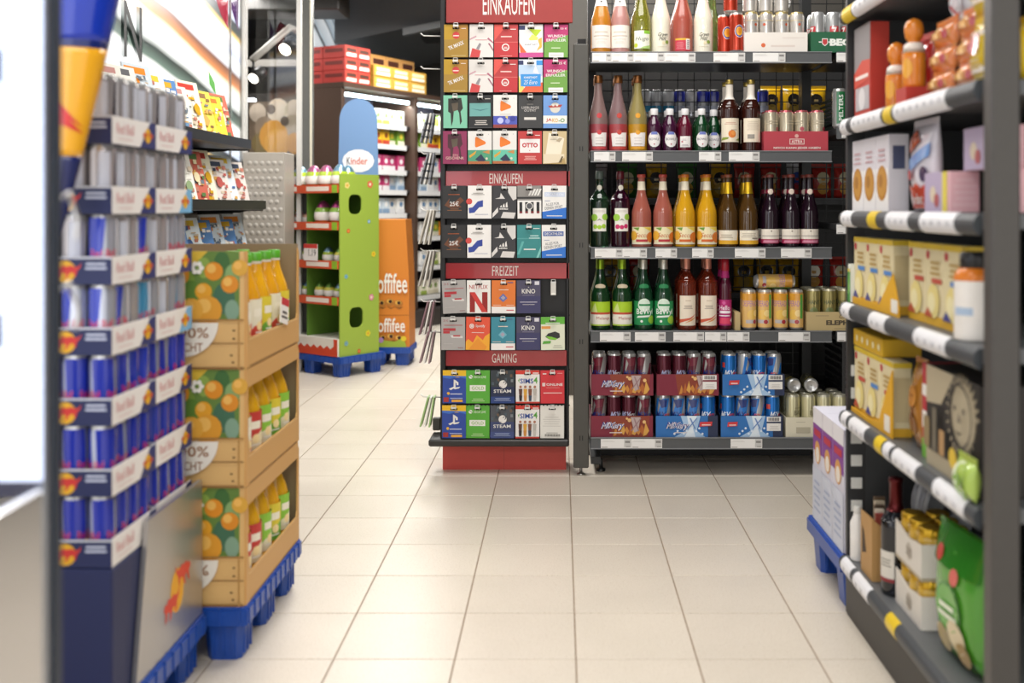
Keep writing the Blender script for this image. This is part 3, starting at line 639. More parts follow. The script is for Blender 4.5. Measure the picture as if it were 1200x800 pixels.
# ---------------------------------------------------------------- bottles
def spl(pts, n=3):
    """smooth profile through the points (Catmull-Rom)"""
    out = []
    for i in range(len(pts) - 1):
        p0, p1, p2, p3 = pts[max(i - 1, 0)], pts[i], pts[i + 1], pts[min(i + 2, len(pts) - 1)]
        k = n if abs(p1[0] - p2[0]) > .0015 else 1
        for j in range(k):
            t = j / k
            out.append(tuple(min(max(.5 * (2 * b + (c - a) * t + (2 * a - 5 * b + 4 * c - d) * t * t + (3 * b - a - 3 * c + d) * t ** 3), min(b, c)), max(b, c)) for a, b, c, d in zip(p0, p1, p2, p3)))
    out.append(pts[-1]); return out
def profile(shape, H, r):
    if shape == 'sekt': q = [(r * .93, 0), (r, .006), (r, .40 * H), (r * .93, .50 * H), (r * .66, .64 * H), (r * .44, .77 * H), (.0155, .86 * H), (.0145, .95 * H), (.016, .955 * H), (.016, H)]
    elif shape == 'secco': q = [(r * .93, 0), (r, .006), (r, .42 * H), (r * .9, .53 * H), (r * .58, .68 * H), (.0165, .80 * H), (.0145, .90 * H), (.0145, .965 * H), (.0165, .97 * H), (.0165, H)]
    elif shape == 'wine': q = [(r * .93, 0), (r, .006), (r, .58 * H), (r * .95, .64 * H), (r * .72, .70 * H), (.0165, .76 * H), (.0145, .82 * H), (.0145, .96 * H), (.016, .965 * H), (.016, H)]
    elif shape == 'bowle': q = [(r * .9, 0), (r, .006), (r, .55 * H), (r * .9, .66 * H), (r * .6, .78 * H), (.014, .84 * H), (.013, .93 * H), (.013, H)]
    elif shape == 'juice': q = [(r * .9, 0), (r, .008), (r, .30 * H), (r * .98, .50 * H), (r * .86, .64 * H), (r * .52, .79 * H), (.0175, .87 * H), (.0165, .93 * H), (.0165, H)]
    return spl(q)
def pslice(prof, z0, z1, off):
    def rad(z):
        for (ra, za), (rb, zb) in zip(prof, prof[1:]):
            if za <= z <= zb and zb > za: return ra + (rb - ra) * (z - za) / (zb - za)
        return prof[-1][0]
    zs = sorted([z0, z1] + [z for _, z in prof if z0 < z < z1]); return [(rad(z) + off, z) for z in zs]
def bottle(shape, H, r, glass, gk, label=None, lz=(0, 0), cap=None, foil=None, bands=(), neck=None, fill=None, seg=24):
    """cap (colour, height, radius), foil (colour, from, to), bands [(colour, from, to)], neck (draw, z)"""
    def mk():
        pf = profile(shape, H, r); m = MB(C(glass, gk)).lathe(pf, seg=seg)
        if fill:                                   # lower part coloured by its contents
            m.lathe(pslice(pf, .002, fill[1] * H, .0004), C(fill[0], gk), seg=seg, cap=False)
        o = m.build('bottle')
        if cap:
            cr = cap[2]; t = H
            MB(C(cap[0], cap[3] if len(cap) > 3 else 'plastic')).lathe([(cr, t - cap[1]), (cr * 1.02, t - cap[1] + .001), (cr, t + .001), (cr * .9, t + .003)], seg=16).build('cap', o)
        if foil: MB(C(foil[0], 'foil' if len(foil) < 4 else foil[3])).lathe(pslice(pf, foil[1] * H, min(foil[2], 1) * H, .0012) + ([(.004, foil[2] * H + .002)] if foil[2] >= 1 else []), seg=seg, cap=False).build('neck_foil', o)
        for (bc, b0, b1) in bands: MB(C(bc)).lathe(pslice(pf, b0 * H, b1 * H, .0009), seg=seg, cap=False).build('neck_band', o)
        if neck:
            p = PR(); neck[0](p); rn = pslice(pf, neck[1] * H, neck[1] * H + .001, 0)[0][0] + .0012
            p.emit(MB(), onlathe(rn, neck[1] * H, seg=seg), .0006, .0003, step=rn * 2 * pi / seg).build('neck_label', o)
        if label:
            p = PR(); label(p); p.emit(MB(), onlathe(r, lz[0] * H, seg=seg), .0010, .00012, step=r * 2 * pi / seg).build('label', o)
        return o
    return Proto(mk)
def oval(c, r=.016): return lambda p: p.circ(0, 0, r, c)
def l_plain(w, h, bg, items):
    def f(p):
        p.rect(-w, w, 0, h, bg)
        for it in items:
            k, a = it[0], it[1:]
            if k == 'l': p.lines(a[0] * w, a[1] * w, a[2] * h, a[3] * h, a[4], a[5], t=.45)
            elif k == 'r': p.rect(a[0] * w, a[1] * w, a[2] * h, a[3] * h, a[4])
            elif k == 'c': p.circ(a[0] * w, a[1] * h, a[2] * w, a[3])
            elif k == 'p': p.poly([(x * w, y * h) for x, y in a[0]], a[1])
            elif k == 't': p.text(a[0], a[1] * w, a[2] * w, a[3] * h, a[4] * h, a[5], a[6] if len(a) > 6 else .01, a[7] if len(a) > 7 else 0)
    return f
H3 = .302
BT = {}
lab_or = l_plain(.05, .095, '#f1e9df', [('l', -.55, .55, .66, .8, 1, '#d5c8ba'), ('l', -.7, .7, .5, .6, 1, '#cdbfb0'), ('l', -.5, .5, .36, .42, 1, '#d8ccc0'), ('l', -.4, .4, .2, .3, 2, '#e0d5ca')])
BT['or'] = bottle('sekt', .31, .0405, '#e0962c', 'frost', lab_or, (.07, 0), cap=('#f2e6e4', .02, .018), foil=('#f4ebe8', .64, 1.0, 'paper'), neck=(oval('#3a3236', .004), .7))
BT['pk'] = bottle('sekt', .31, .0395, '#dba39c', 'frost', lab_or, (.07, 0), cap=('#f2e6e4', .02, .018), foil=('#f4ebe8', .64, 1.0, 'paper'), neck=(oval('#3a3236', .004), .7))
BT['hugo'] = bottle('secco', .31, .0395, '#b9b84a', 'glass', l_plain(.037, .075, '#f0eedf', [('r', .2, 1, .82, 1, '#8cc43a'), ('c', -.75, .18, .25, '#c6d23a'), ('t', 'Hugo', -.75, .75, .38, .66, '#55604f', 0, .35), ('p', [(-.3, .0), (1, .0), (1, .2), (.2, .12)], '#b5d580')]), (.06, 0), foil=('#9ac63c', .80, 1.0))
BT['coco'] = bottle('sekt', .31, .0405, '#ece7d3', 'gloss', lambda p: p.text('Green', -.018, .024, .052, .068, '#3d3b33', .01, .3).text('Hot', -.012, .016, .034, .054, '#3d3b33', .01, .3).circ(.02, .028, .008, '#8aa04a').circ(.006, .024, .007, '#e6d9b4').lines(-.02, .02, .008, .012, 1, '#d8d0b8'), (.06, 0), foil=('#e9e4d2', .86, 1.0))
BT['rose'] = bottle('secco', .31, .0425, '#c2604f', 'frost', l_plain(.033, .052, '#c93a4c', [('r', -1, 1, .85, 1, '#e5b53c'), ('r', .4, .95, .1, .95, '#f1e4e0'), ('l', -.9, .2, .15, .75, 5, '#dc7d86'), ('l', .5, .85, .2, .9, 6, '#8f8888')]), (.03, 0), foil=('#c98f83', .82, 1.0))
lab_cr = lambda sp: (lambda p: p.poly([(-.03, .012), (.03, .012), (.036, .07), (-.037, .066)], '#ece6e2').circ(0, .07, .01, sp).lines(-.016, .016, .044, .05, 1, '#c9bfba').lines(-.014, .014, .034, .038, 1, '#cfc6c0').lines(-.016, .018, .02, .026, 1, '#b8a9a5').rect(-.03, .03, .0, .01, sp))
for k, g, f, s_ in (('fp', '#9a7d7a', '#b8505a', '#c8454a'), ('fp2', '#96787a', '#bf4a50', '#c2453c'), ('fy', '#a99a5e', '#d9a021', '#e2a02e')):
    BT[k] = bottle('sekt', .318, .0395, g, 'frost', lab_cr(s_), (.03, 0), cap=('#8a5a33', .03, .0185, 'foil'), neck=(oval(s_, .011), .47), fill=(f, .36))
lab_bo = lambda p: p.circ(0, .04, .028, '#ece8e6', .033).poly([(-.015, .06), (.015, .06), (.011, .072), (-.011, .072)], '#6f7bc0').text('BOWLE', -.022, .022, .036, .046, '#5f5a66', .02).circ(0, .02, .003, '#b04a5a')
lab_bs = l_plain(.023, .046, '#eee9e6', [('l', -.6, .2, .6, .8, 2, '#b9b0b4'), ('l', -.7, .6, .1, .3, 2, '#a59ca2'), ('r', -.7, -.4, .44, .56, '#b04a5a')])
BT['bp'] = bottle('bowle', .178, .0305, '#3c1030', 'gloss', lab_bo, (.06, 0), cap=('#e4e2e2', .024, .0165)); BT['br'] = bottle('bowle', .178, .0305, '#5d0f28', 'gloss', lab_bs, (.1, 0), cap=('#e4e2e2', .024, .0165)); BT['bg'] = bottle('bowle', .178, .0305, '#0f3a1e', 'gloss', lab_bo, (.06, 0), cap=('#e4e2e2', .024, .0165))
lab_ap = l_plain(.046, .1, '#ece0c9', [('l', -.6, .6, .74, .86, 2, '#cfa18a'), ('c', .1, .34, .36, '#dd7f33'), ('c', .2, .38, .2, '#e8994c'), ('p', [(-1, .06), (-.3, .12), (-.2, .2), (-.8, .2)], '#8a9a3a'), ('p', [(.4, .08), (1, .06), (.9, .18)], '#8a9a3a'), ('l', .0, .6, .5, .56, 1, '#b7b09a')])
BT['ap'] = bottle('wine', .30, .039, '#33140d', 'gloss', lab_ap, (.13, 0), cap=('#b09a52', .016, .0165, 'foil'), foil=('#e9e2d6', .73, .94, 'paper'))
BT['ap2'] = bottle('wine', .30, .039, '#33140d', 'gloss', l_plain(.044, .1, '#ece0cb', [('l', -.6, .6, .5, .9, 6, '#d6c8b2'), ('r', -.55, .1, .14, .32, '#9a948a')]), (.13, 0), cap=('#b09a52', .016, .0165, 'foil'), foil=('#e9e2d6', .73, .94, 'paper'))
lab_gr = lambda c1, c2: l_plain(.03, .096, '#efece2', [('l', -.8, .8, .84, .93, 2, '#c9c4b8'), ('c', -.75, .6, .5, c2), ('c', .8, .62, .45, c2), ('c', -.6, .2, .32, c1), ('c', .0, .18, .3, c1), ('c', .6, .22, .32, c1), ('p', [(-.4, .45), (0, .55), (.4, .45), (0, .5)], '#6f7a64')])
BT['cl'] = bottle('wine', .315, .0405, '#2c4a34', 'glass', lab_gr('#a6cf3c', '#9ccb48'), (.21, 0), cap=('#5b6660', .03, .0165), neck=(oval('#e4dfd0', .0115), .79)); BT['cp'] = bottle('wine', .315, .0405, '#4a1030', 'glass', lab_gr('#cc2d68', '#9ccb48'), (.21, 0), cap=('#5a1420', .03, .0165), neck=(oval('#e4dfd0', .0115), .79))
lab_se = lambda c: l_plain(.05, .072, '#efe3ba', [('c', -.8, .5, .4, '#e8b13a'), ('c', .85, .4, .45, '#e07e2e'), ('p', [(-.8, .95), (-.2, .98), (-.3, .78)], '#6f9a3a'), ('p', [(.1, .98), (.95, .98), (.9, .72)], '#ecd050'), ('t', 'Secco', -.5, .55, .4, .66, '#c9652e', .0, .25), ('r', -.5, .5, .14, .28, c), ('r', -1, 1, 0, .08, '#f1ead2')])
for k, g, c, cp in (('sa', '#a25a4c', '#c03a44', '#b5483c'), ('ye', '#cf9a1c', '#d9682e', '#c9702a')):
    BT[k] = bottle('secco', .302, .042, g, 'gloss', lab_se(c), (.04, 0), cap=(cp, .01, .0175), bands=[('#efe6cf', .79, .91)])
BT['br1'] = bottle('secco', .302, .041, '#4a3213', 'gloss', l_plain(.052, .058, '#efe6d3', [('r', -1, 1, 0, .28, '#e6ae2e'), ('p', [(.7, 0), (1, 0), (1, 1), (.9, 1)], '#e6ae2e'), ('l', -.8, .3, .45, .75, 3, '#b9ad96')]), (.04, 0), cap=('#8a4a30', .01, .017), foil=('#e3b72c', .74, .90)); BT['br2'] = bottle('secco', .302, .041, '#4a3213', 'gloss', l_plain(.052, .058, '#efe6d3', [('r', -1, 1, 0, .28, '#e6ae2e'), ('l', -.8, .5, .5, .85, 3, '#c5b9a4'), ('r', .1, .7, .38, .46, '#8f887c')]), (.04, 0), cap=('#8a4a30', .01, .017), foil=('#e3b72c', .74, .90))
BT['pu'] = bottle('secco', .302, .0375, '#1d0c18', 'gloss', l_plain(.055, .06, '#eae2d4', [('r', -1, 1, 0, .3, '#a82350'), ('p', [(-.7, .05), (-.6, .22), (.7, .22), (.6, .05)], '#d98fa6'), ('l', -.8, .8, .5, .62, 1, '#a49a92'), ('c', 0, .86, .06, '#8d8378')]), (.05, 0), cap=('#7d3a30', .01, .017), bands=[('#7c1c34', .745, .80)], neck=(oval('#e9d9c9', .012), .77))
lab_me = l_plain(.055, .1, '#efeadd', [('r', -1, 1, .55, 1, '#a9cc2a'), ('p', [(-.9, .55), (-.4, .95), (-.2, .55)], '#cfe08a'), ('r', -1, 1, .47, .56, '#c2503c'), ('t', 'Melange', -.3, .8, .22, .38, '#b0524a', .0), ('r', -1, 1, 0, .06, '#b6d24a')])
BT['me'] = bottle('secco', .302, .041, '#12351a', 'gloss', lab_me, (.06, 0), foil=('#8fae2c', .84, 1.0), neck=(lambda p: p.circ(0, 0, .024, '#d9c9ae', .011), .6))
lab_be = l_plain(.055, .1, '#1f8a4e', [('c', 0, .84, .5, '#d9ead9'), ('r', -.4, .5, .8, .88, '#1f8a4e'), ('t', 'BeWyl', -.62, .74, .38, .68, '#f2f4ee', .03), ('p', [(-.6, .3), (.4, .34), (.5, .42), (-.5, .38)], '#e9efe6'), ('c', .62, .22, .32, '#9ac63c'), ('c', -.2, .16, .1, '#e9efe6')])
BT['be'] = bottle('secco', .302, .040, '#123a22', 'gloss', lab_be, (.07, 0), foil=('#c9c8bd', .84, 1.0), neck=(lambda p: p.circ(0, 0, .022, '#2c8a55', .012), .6))
lab_rs = l_plain(.038, .125, '#ecdfcb', [('l', -.3, .3, .82, .88, 1, '#c9b49a'), ('l', -.5, .5, .56, .7, 3, '#a8988a'), ('p', [(-1, .2), (.2, .26), (1, .4), (.2, .2), (-1, .08)], '#cf5c3e'), ('p', [(-.4, .08), (.4, .22), (1, .3), (.4, .16)], '#d9934a')])
BT['rs'] = bottle('wine', .318, .0405, '#a8442a', 'glass', lab_rs, (.06, 0), foil=('#c98a78', .80, 1.0))
lab_he = l_plain(.037, .108, '#b3246f', [('c', -.2, .88, .2, '#cf5a98'), ('t', 'Hello', -.75, .5, .6, .78, '#f4e9ee', .02), ('r', -.75, .6, .47, .57, '#f4e9ee'), ('r', -.9, .5, .36, .4, '#f4e9ee'), ('p', [(-.8, .06), (.5, .06), (.6, .3), (-.7, .3)], '#e0486a'), ('p', [(.5, .2), (.9, .34), (.8, .1)], '#f1dfe6')])
BT['he'] = bottle('wine', .296, .0265, '#4a0c24', 'gloss', lab_he, (.06, 0), cap=('#a81f2e', .05, .0165), bands=[('#b3246f', .73, .83)])
BT['gg'] = bottle('secco', .31, .031, '#9ab46a', 'glass', None, foil=('#9ac63c', .80, 1.0))
SHN = ['the bottom shelf', 'the fourth shelf', 'the middle shelf', 'the second shelf', 'the top shelf']
def row(shelf, spec, depth=4.51):
    """spec: (kind, description, [pixel x ...], rows behind)"""
    z = SZ[shelf] + .0008
    for kd, desc, xs, back in spec:
        for i, px in enumerate(xs):
            x = PX(px, 4.47); n = len(xs)
            who = '' if n == 1 else ('nearer the steel upright' if i == 0 else 'farther from the upright') if n == 2 else f'{ORD[i]} from the upright'
            L = f'{desc} on {SHN[shelf]}' + (', ' + who if who else '')
            BT[kd]((x, depth + wv(.004), z), wv(.12), L, 'bottles on the drinks shelves', 'bottle')
            for q in range(back):
                bh = f'{desc} on {SHN[shelf]}, ' + ('behind ' + (('the nearer one' if i == 0 else 'the farther one') if n == 2 else (f'the {ORD[i]} one' if n > 2 else 'the front one')) if q == 0 else f'third row behind the {ORD[i]} one')
                BT[kd]((x + wv(.0008), depth + .095 * (q + 1), z), wv(.3), bh, 'bottles on the drinks shelves', 'bottle')
row(4, [('or', 'orange bottle with cream label', [705], 1), ('pk', 'pale pink bottle with cream label', [727.5], 1), ('hugo', 'clear green bottle with script label', [752.5], 1), ('coco', 'cream white bottle with green script', [775.5, 825.5], 0), ('rose', 'frosted red bottle with small red label', [801], 1)])
row(4, [('gg', 'green foil bottle half hidden by orange cans', [839.5], 0)], 4.6)
row(3, [('fp', 'frosted pink bottle with reddish sticker', [701.5], 1), ('fp2', 'frosted mauve bottle with orange sticker', [725], 1), ('fy', 'frosted yellow bottle with yellow sticker', [748], 1), ('bp', 'small purple bottle with oval label', [767.5, 786], 1), ('br', 'small red bottle with square label', [804], 1),
        ('bg', 'small green bottle with oval label', [823.5], 1), ('ap', 'dark brown bottle with apple label', [856.5], 1), ('ap2', 'dark brown bottle with barcode label', [882], 1)])
row(3, [('bg', 'second small green bottle tucked behind the apple bottle', [840], 0)], 4.56)
row(2, [('cl', 'clear green bottle with grape label', [703], 0), ('cp', 'dark berry bottle with berry label', [727.5], 0), ('sa', 'salmon frosted bottle with fruit label', [752.5, 778], 0), ('ye', 'yellow bottle with fruit label', [804, 830], 1), ('br1', 'golden brown bottle with yellow edged label', [855], 1), ('br2', 'golden brown bottle with barcode label', [878.5], 1),
        ('pu', 'dark purple bottle with pink footed label', [904.5, 929, 951], 1)])
row(1, [('me', 'green bottle with lime label', [704, 730], 1), ('be', 'green bottle with bold green label', [755, 779], 1), ('rs', 'rose wine bottle with cream label', [806, 831], 1), ('he', 'slim magenta bottle', [851.5], 1)])

# ---------------------------------------------------------------- cans and trays
def can(h, r, body, draw, lid='#c9c9c6', neck=None, kind='can', name='beverage_can', seg=24, step=0.0):
    def mk():
        m = MB(C(body, kind)).lathe([(r, .011), (r, h - .016), (r * .93, h - .008)], seg=seg, cap=False)
        o = m.build(name)
        MB(C('#c9c9c8', 'can')).lathe([(.002, .008), (r * .55, .006), (r * .76, .0), (r * .8, .0), (r, .0112)], seg=seg, cap=False).build('base', o)
        MB(C(neck or lid, 'can' if not neck else kind)).lathe([(r * .935, h - .0082), (r * .845, h - .0015), (r * .85, h), (r * .80, h), (r * .78, h - .004), (.002, h - .0045)], seg=seg, cap=False).build('lid', o)
        if draw:
            p = PR(kind='film'); draw(p); p.emit(MB(), onlathe(r, 0, seg=seg), .0004, .00008, step=r * 2 * pi / seg).build('print', o)
        return o
    return Proto(mk)
def c_mix(a, b):
    def f(p):
        p.poly([(-.03, .07), (.0, .155), (.03, .155), (.012, .07)], a).poly([(-.05, .03), (-.03, .155), (-.016, .155), (-.04, .03)], a).poly([(.02, .02), (.05, .13), (.06, .13), (.05, .02)], a).poly([(-.02, .15), (-.005, .115), (.016, .12), (.02, .15)], b)
        p.text('MiX', -.03, .012, .075, .1, '#1f2f74', .03, .3).text('ery', .006, .03, .072, .092, '#c7322f' if a != '#56182a' else '#2b357c', .02, .3)
    return f
CAN = {'mr': can(.168, .0300, '#a9a6a6', c_mix('#56182a', '#6d2233')), 'mb': can(.168, .0300, '#b2b6bb', c_mix('#1f6fbf', '#2a3b78')),
       'mrd': can(.168, .0300, '#571b2b', lambda p: p.text('MiX', -.03, .01, .07, .1, '#aab2d6', .03, .3).text('ery', .004, .03, .07, .092, '#d9d4d6', .02, .3).poly([(.02, .02), (.05, .15), (.055, .15), (.04, .02)], '#b9b6b6')),
       'mbd': can(.168, .0300, '#2173c4', lambda p: p.text('MiX', -.03, .01, .07, .1, '#e6ebf2', .03, .3).text('ery', .004, .03, .07, .092, '#d84848', .02, .3).poly([(.02, .02), (.05, .15), (.055, .15), (.04, .02)], '#c2cad2').rect(-.05, -.03, .11, .13, '#d2453c')),
       'bass': can(.168, .0300, '#cfc9a2', lambda p: p.text('BASS', -.026, .02, .085, .105, '#5b5640', .02).lines(-.026, .02, .066, .08, 2, '#6b664c', rag=.2).lines(-.024, .018, .112, .122, 1, '#857f62').rect(-.026, .02, .04, .05, '#dcc14a'), '#c4c0ad'),
       'gold': can(.168, .0300, '#9b8f58', lambda p: p.text('HANT', -.028, .022, .105, .122, '#3a4a34', .02).circ(-.004, .075, .018, '#6f7a4c').lines(-.02, .014, .04, .05, 2, '#5b5a3a'), '#cfc9ae'),
       'ora': can(.168, .0300, '#d6b083', lambda p: p.rect(-.05, .05, .014, .154, '#deb26a').rect(-.05, .05, .125, .154, '#d99a34').text('DESPERADOS', -.042, .044, .1, .124, '#b07a9c', .02).rect(-.026, .026, .03, .044, '#b9b3b4').circ(.014, .036, .009, '#a8333a').circ(.0, .066, .02, '#e8bd5c').circ(.02, .072, .014, '#efd28a').rect(.028, .042, .05, .15, '#5ea84a'), '#cfcbc4'),
       'red': can(.168, .0300, '#bb3d26', lambda p: p.circ(0.004, .09, .021, '#f0e6dc', .027).circ(.004, .09, .019, '#2f3f96', .025).circ(.004, .09, .015, '#e3a62a', .019).circ(.004, .092, .009, '#d88a2a', .013), '#c9c6c2'),
       'astra': can(.168, .0300, '#c4b9a2', lambda p: p.rect(-.03, .012, .052, .072, '#a3303c').text('ASTRA', -.028, .01, .056, .069, '#f0e6dc', .03).circ(.022, .09, .009, '#a83444').lines(-.03, .03, .11, .13, 2, '#b3a78f'), '#c66a70', neck='#c4626a'),
       'white': can(.168, .0300, '#d6d1cb', lambda p: p.circ(0, .115, .006, '#c2502e').lines(-.02, .02, .076, .088, 1, '#8d8982').rect(-.05, .05, .13, .134, '#b9a98a'), '#cfc3a4', neck='#d9c489'),
       'seven': can(.168, .0300, '#bfc0c0', lambda p: p.rect(-.026, .012, .06, .108, '#c23a40').text('7', -.018, .004, .064, .104, '#efe6e2', .04).rect(-.02, .03, .045, .055, '#5b5d60'), '#cfd0d0'),
       'pils': can(.168, .0300, '#a8a9a6', lambda p: p.rect(-.019, .019, .02, .154, '#1f6a3c').text('PELTERS', -.054, .054, .078, .096, '#e4ece4', .03, rot=pi / 2), '#b5b6b3')}
def tray(w, d, h, col, draw, side=None, name='drinks_tray', inner=None):
    def mk():
        t = .003; m = MB(C(col)); ic = C(inner or col)
        m.box(-w / 2, w / 2, 0, d, 0, .003, ic); m.box(-w / 2, w / 2, 0, t, .003, h); m.box(-w / 2, w / 2, d - t, d, .003, h)
        m.box(-w / 2, -w / 2 + t, t, d - t, .003, h); m.box(w / 2 - t, w / 2, t, d - t, .003, h)
        o = m.build(name)
        p = PR(w, h); draw(p); p.emit(MB(), front(-w / 2, 0, 0), .0003, .00022).build('front_print', o)
        return o
    return Proto(mk)
def t_mix(red, bar):
    def f(p):
        if red:
            p.rect(0, 1, 0, 1, '#7d2236').poly([(.3, 1), (.95, 1), (.92, 0), (.35, 0)], '#8a3a26')
            for k in range(9): p.poly([(.36 + .06 * k, .05 + .1 * (k % 4)), (.4 + .06 * k, .5 + .1 * (k % 3)), (.42 + .065 * k, .3), (.41 + .06 * k, .1)], ['#c9853a', '#b5642c', '#d9a24c'][k % 3])
            for a, b, r in ((.62, .8, .03), (.86, .72, .028), (.58, .88, .02), (.7, .3, .02)): p.circ(a, b, r, '#e6b878')
            p.poly([(.64, .95), (.8, .95), (.76, .3), (.7, .22)], '#b7a3a0').text('X', .66, .8, .3, .9, '#9a7a7c', .0, .2)
        else:
            p.rect(0, 1, 0, 1, '#2d6fb4').poly([(.4, 1), (.72, 1), (.66, .3), (.8, .0), (.3, 0), (.48, .3)], '#a8c6e4').poly([(.5, 1), (.66, 1), (.6, .4), (.64, .0), (.46, 0), (.54, .4)], '#e4eef6').rect(.84, 1, 0, 1, '#2a3350')
            for k in range(10): p.circ(.3 + .05 * k, .16 + .13 * (k % 3), .018, '#dfeaf6')
            p.text('X', .52, .66, .4, .9, '#6f8fc4', .0, .2)
        if bar:
            p.rect(.74, .965, .30, .97, '#ece9e4').rect(.74, .965, .66, .74, '#7d2236' if red else '#2a3350')
            for k in range(12): p.rect(.765 + .0145 * k, .771 + .0145 * k + (.004 if k % 3 else 0), .78, .93, '#55524f')
            p.lines(.78, .93, .38, .58, 3, '#c4c0bc', t=.3)
            if not red: p.poly([(.1, .5), (.26, .54), (.27, .74), (.11, .72)], '#cf3a3c').lines(.13, .24, .56, .66, 1, '#f0d9d4')
        else:
            p.text('MiXery', .17, .53, .32, .72, '#e8e4ea', .06, .35).text('MiXery', .17, .53, .32, .72, '#2d3a86', .0, .35)
            p.lines(.3, .5, .2, .27, 1, '#e6dcd8')
            if not red: p.poly([(.7, .5), (.9, .54), (.91, .74), (.71, .72)], '#cf3a3c').lines(.74, .88, .56, .66, 1, '#f0d9d4')
    return f
PW = lambda a, b: (b - a) / F * 4.46
TR = {'mr': tray(PW(692, 764.5), .27, .088, '#6d2033', t_mix(1, 0)), 'mrb': tray(PW(692, 764.5), .27, .088, '#6d2033', t_mix(1, 1)), 'mb': tray(PW(692, 764.5), .27, .088, '#26324f', t_mix(0, 0)), 'mbb': tray(PW(692, 764.5), .27, .088, '#26324f', t_mix(0, 1)),
      'bass': tray(.27, .27, .082, '#ddd6bf', lambda p: p.circ(.62, .82, .02, '#d8b83a').circ(.66, .8, .02, '#e0c64c').lines(.5, .95, .15, .6, 4, '#8d8672', t=.3, rag=.5).rect(.16, .38, .2, .5, '#b5ad97').lines(.16, .3, .75, .8, 1, '#b5ad97')),
      'astra': tray(PW(895, 970), .27, .083, '#a83542', lambda p: p.rect(0, 1, 0, 1, '#b23c48').rect(.4, .63, .34, .62, '#ead9d0').rect(.41, .62, .37, .59, '#b23c48').text('ASTRA', .43, .6, .4, .56, '#f0e4dc', .03).circ(.51, .76, .03, '#d9a9a0').text('NOCH KANN JEDER HABEN', .15, .88, .08, .22, '#f0e4dc', .04)),
      'white': tray(PW(872, 946), .27, .084, '#e9e2da', lambda p: p.circ(.3, .36, .035, '#d3693e').lines(.42, .8, .28, .46, 1, '#dccfc6').lines(.6, .95, .7, .82, 1, '#e2d8d0')),
      'green': tray(.27, .27, .086, '#1c5a3a', lambda p: p.rect(0, 1, 0, 1, '#1e5f3e').text("BECK'S", .29, .85, .32, .68, '#eef0ea', .06).poly([(.17, .68), (.26, .68), (.26, .42), (.215, .3), (.17, .42)], '#e6e0da').poly([(.18, .64), (.25, .64), (.25, .44), (.215, .35), (.18, .44)], '#c23a3c').rect(.12, .165, .48, .53, '#eef0ea').rect(.265, .3, .48, .53, '#eef0ea')),
      'ele': tray(.27, .27, .078, '#bfa978', lambda p: p.text('ELEPHANT', .3, .92, .3, .56, '#4a4030', .05).lines(.14, .34, .78, .84, 1, '#8f8060').lines(.42, .7, .1, .15, 1, '#8f8060').text('Cari', .5, .66, .66, .86, '#5a5036', .0, .3))}
KD = {'mr': 'silver red', 'mrd': 'wine red', 'mb': 'silver blue', 'mbd': 'blue', 'bass': 'cream', 'astra': 'beige', 'white': 'white', 'gold': 'gold', 'seven': 'silver'}
def can_row(kinds, tr, px0, shelf_z, label, short, yfront=4.455, rows=2, zt=.0032, w=None):
    """a tray starting at pixel column px0 with rows of four cans"""
    x0 = PX(px0, 4.46); w = w or .2578
    TR[tr]((x0 + w / 2, yfront, shelf_z), 0, label, 'cardboard drinks trays', 'tray')
    for q in range(rows):
        for i in range(4):
            x = x0 + .004 + (w - .008) * (i + .5) / 4; k = kinds[(i + q) % len(kinds)]
            CAN[k]((x, yfront + .0385 + .0655 * q, shelf_z + zt + .0006), random.choice([0, .15, -.5, .5, -.2, .9, -.9]), f'{KD[k]} can, {["front", "second", "third"][q]} row, {ORD[i]} from the upright in {short}', 'cans in the trays', 'can')
zb = SZ[0]; z2 = zb + .1735
can_row(['mr', 'mrd', 'mrd', 'mr'], 'mr', 692.5, zb + .0005, 'wine red lettered tray standing on the bottom shelf board', 'the lower wine red tray')
can_row(['mb', 'mb', 'mb', 'mbd'], 'mb', 768.5, zb + .0005, 'blue lettered tray standing on the bottom shelf board', 'the lower lettered blue tray')
can_row(['mbd', 'mb', 'mb', 'mbd'], 'mbb', 844.5, zb + .0005, 'blue tray with barcode standing on the bottom shelf board', 'the lower barcoded blue tray')
can_row(['mr', 'mrd', 'mr', 'mr'], 'mr', 693, z2, 'wine red lettered tray stacked on another wine red tray', 'the upper lettered red tray')
can_row(['mrd', 'mrd', 'mr', 'mr'], 'mrb', 769.5, z2, 'wine red tray with barcode stacked on a blue tray', 'the upper barcoded red tray')
can_row(['mbd', 'mb', 'mbd', 'mb'], 'mbb', 846.5, z2, 'blue tray with barcode stacked on another blue tray', 'the upper blue tray')
can_row(['bass'], 'bass', 920.5, zb + .0005, 'cream tray at the end of the bottom shelf', 'the cream tray', rows=3, w=.27)
for i, (px, py, tz) in enumerate(((931.5, 451, .3), (951, 448, -.25))):
    CAN['bass']((PX(px, 4.5), 4.50, zb + .1735 + .033), 0, f'cream can lying on its side with base out, {"first" if i == 0 else "second"} beside the barcode tray', 'cans in the trays', 'can', rot=(R(-90), 0, tz * .4))
can_row(['astra'], 'astra', 895, SZ[3] + .0005, 'red tray of beige cans on the second shelf', 'the bright red tray', w=PW(895, 970))
can_row(['white'], 'white', 872, SZ[4] + .0005, 'white tray of white cans on the top shelf', 'the white tray', w=PW(872, 946))
for q in range(3):
    CAN['white']((PX(880 + 18.5 * q, 4.5), 4.526, SZ[4] + .1725), wv(.6), f'white can of the upper layer above the white tray, {ORD[q]} from the orange cans', 'cans in the trays', 'can')
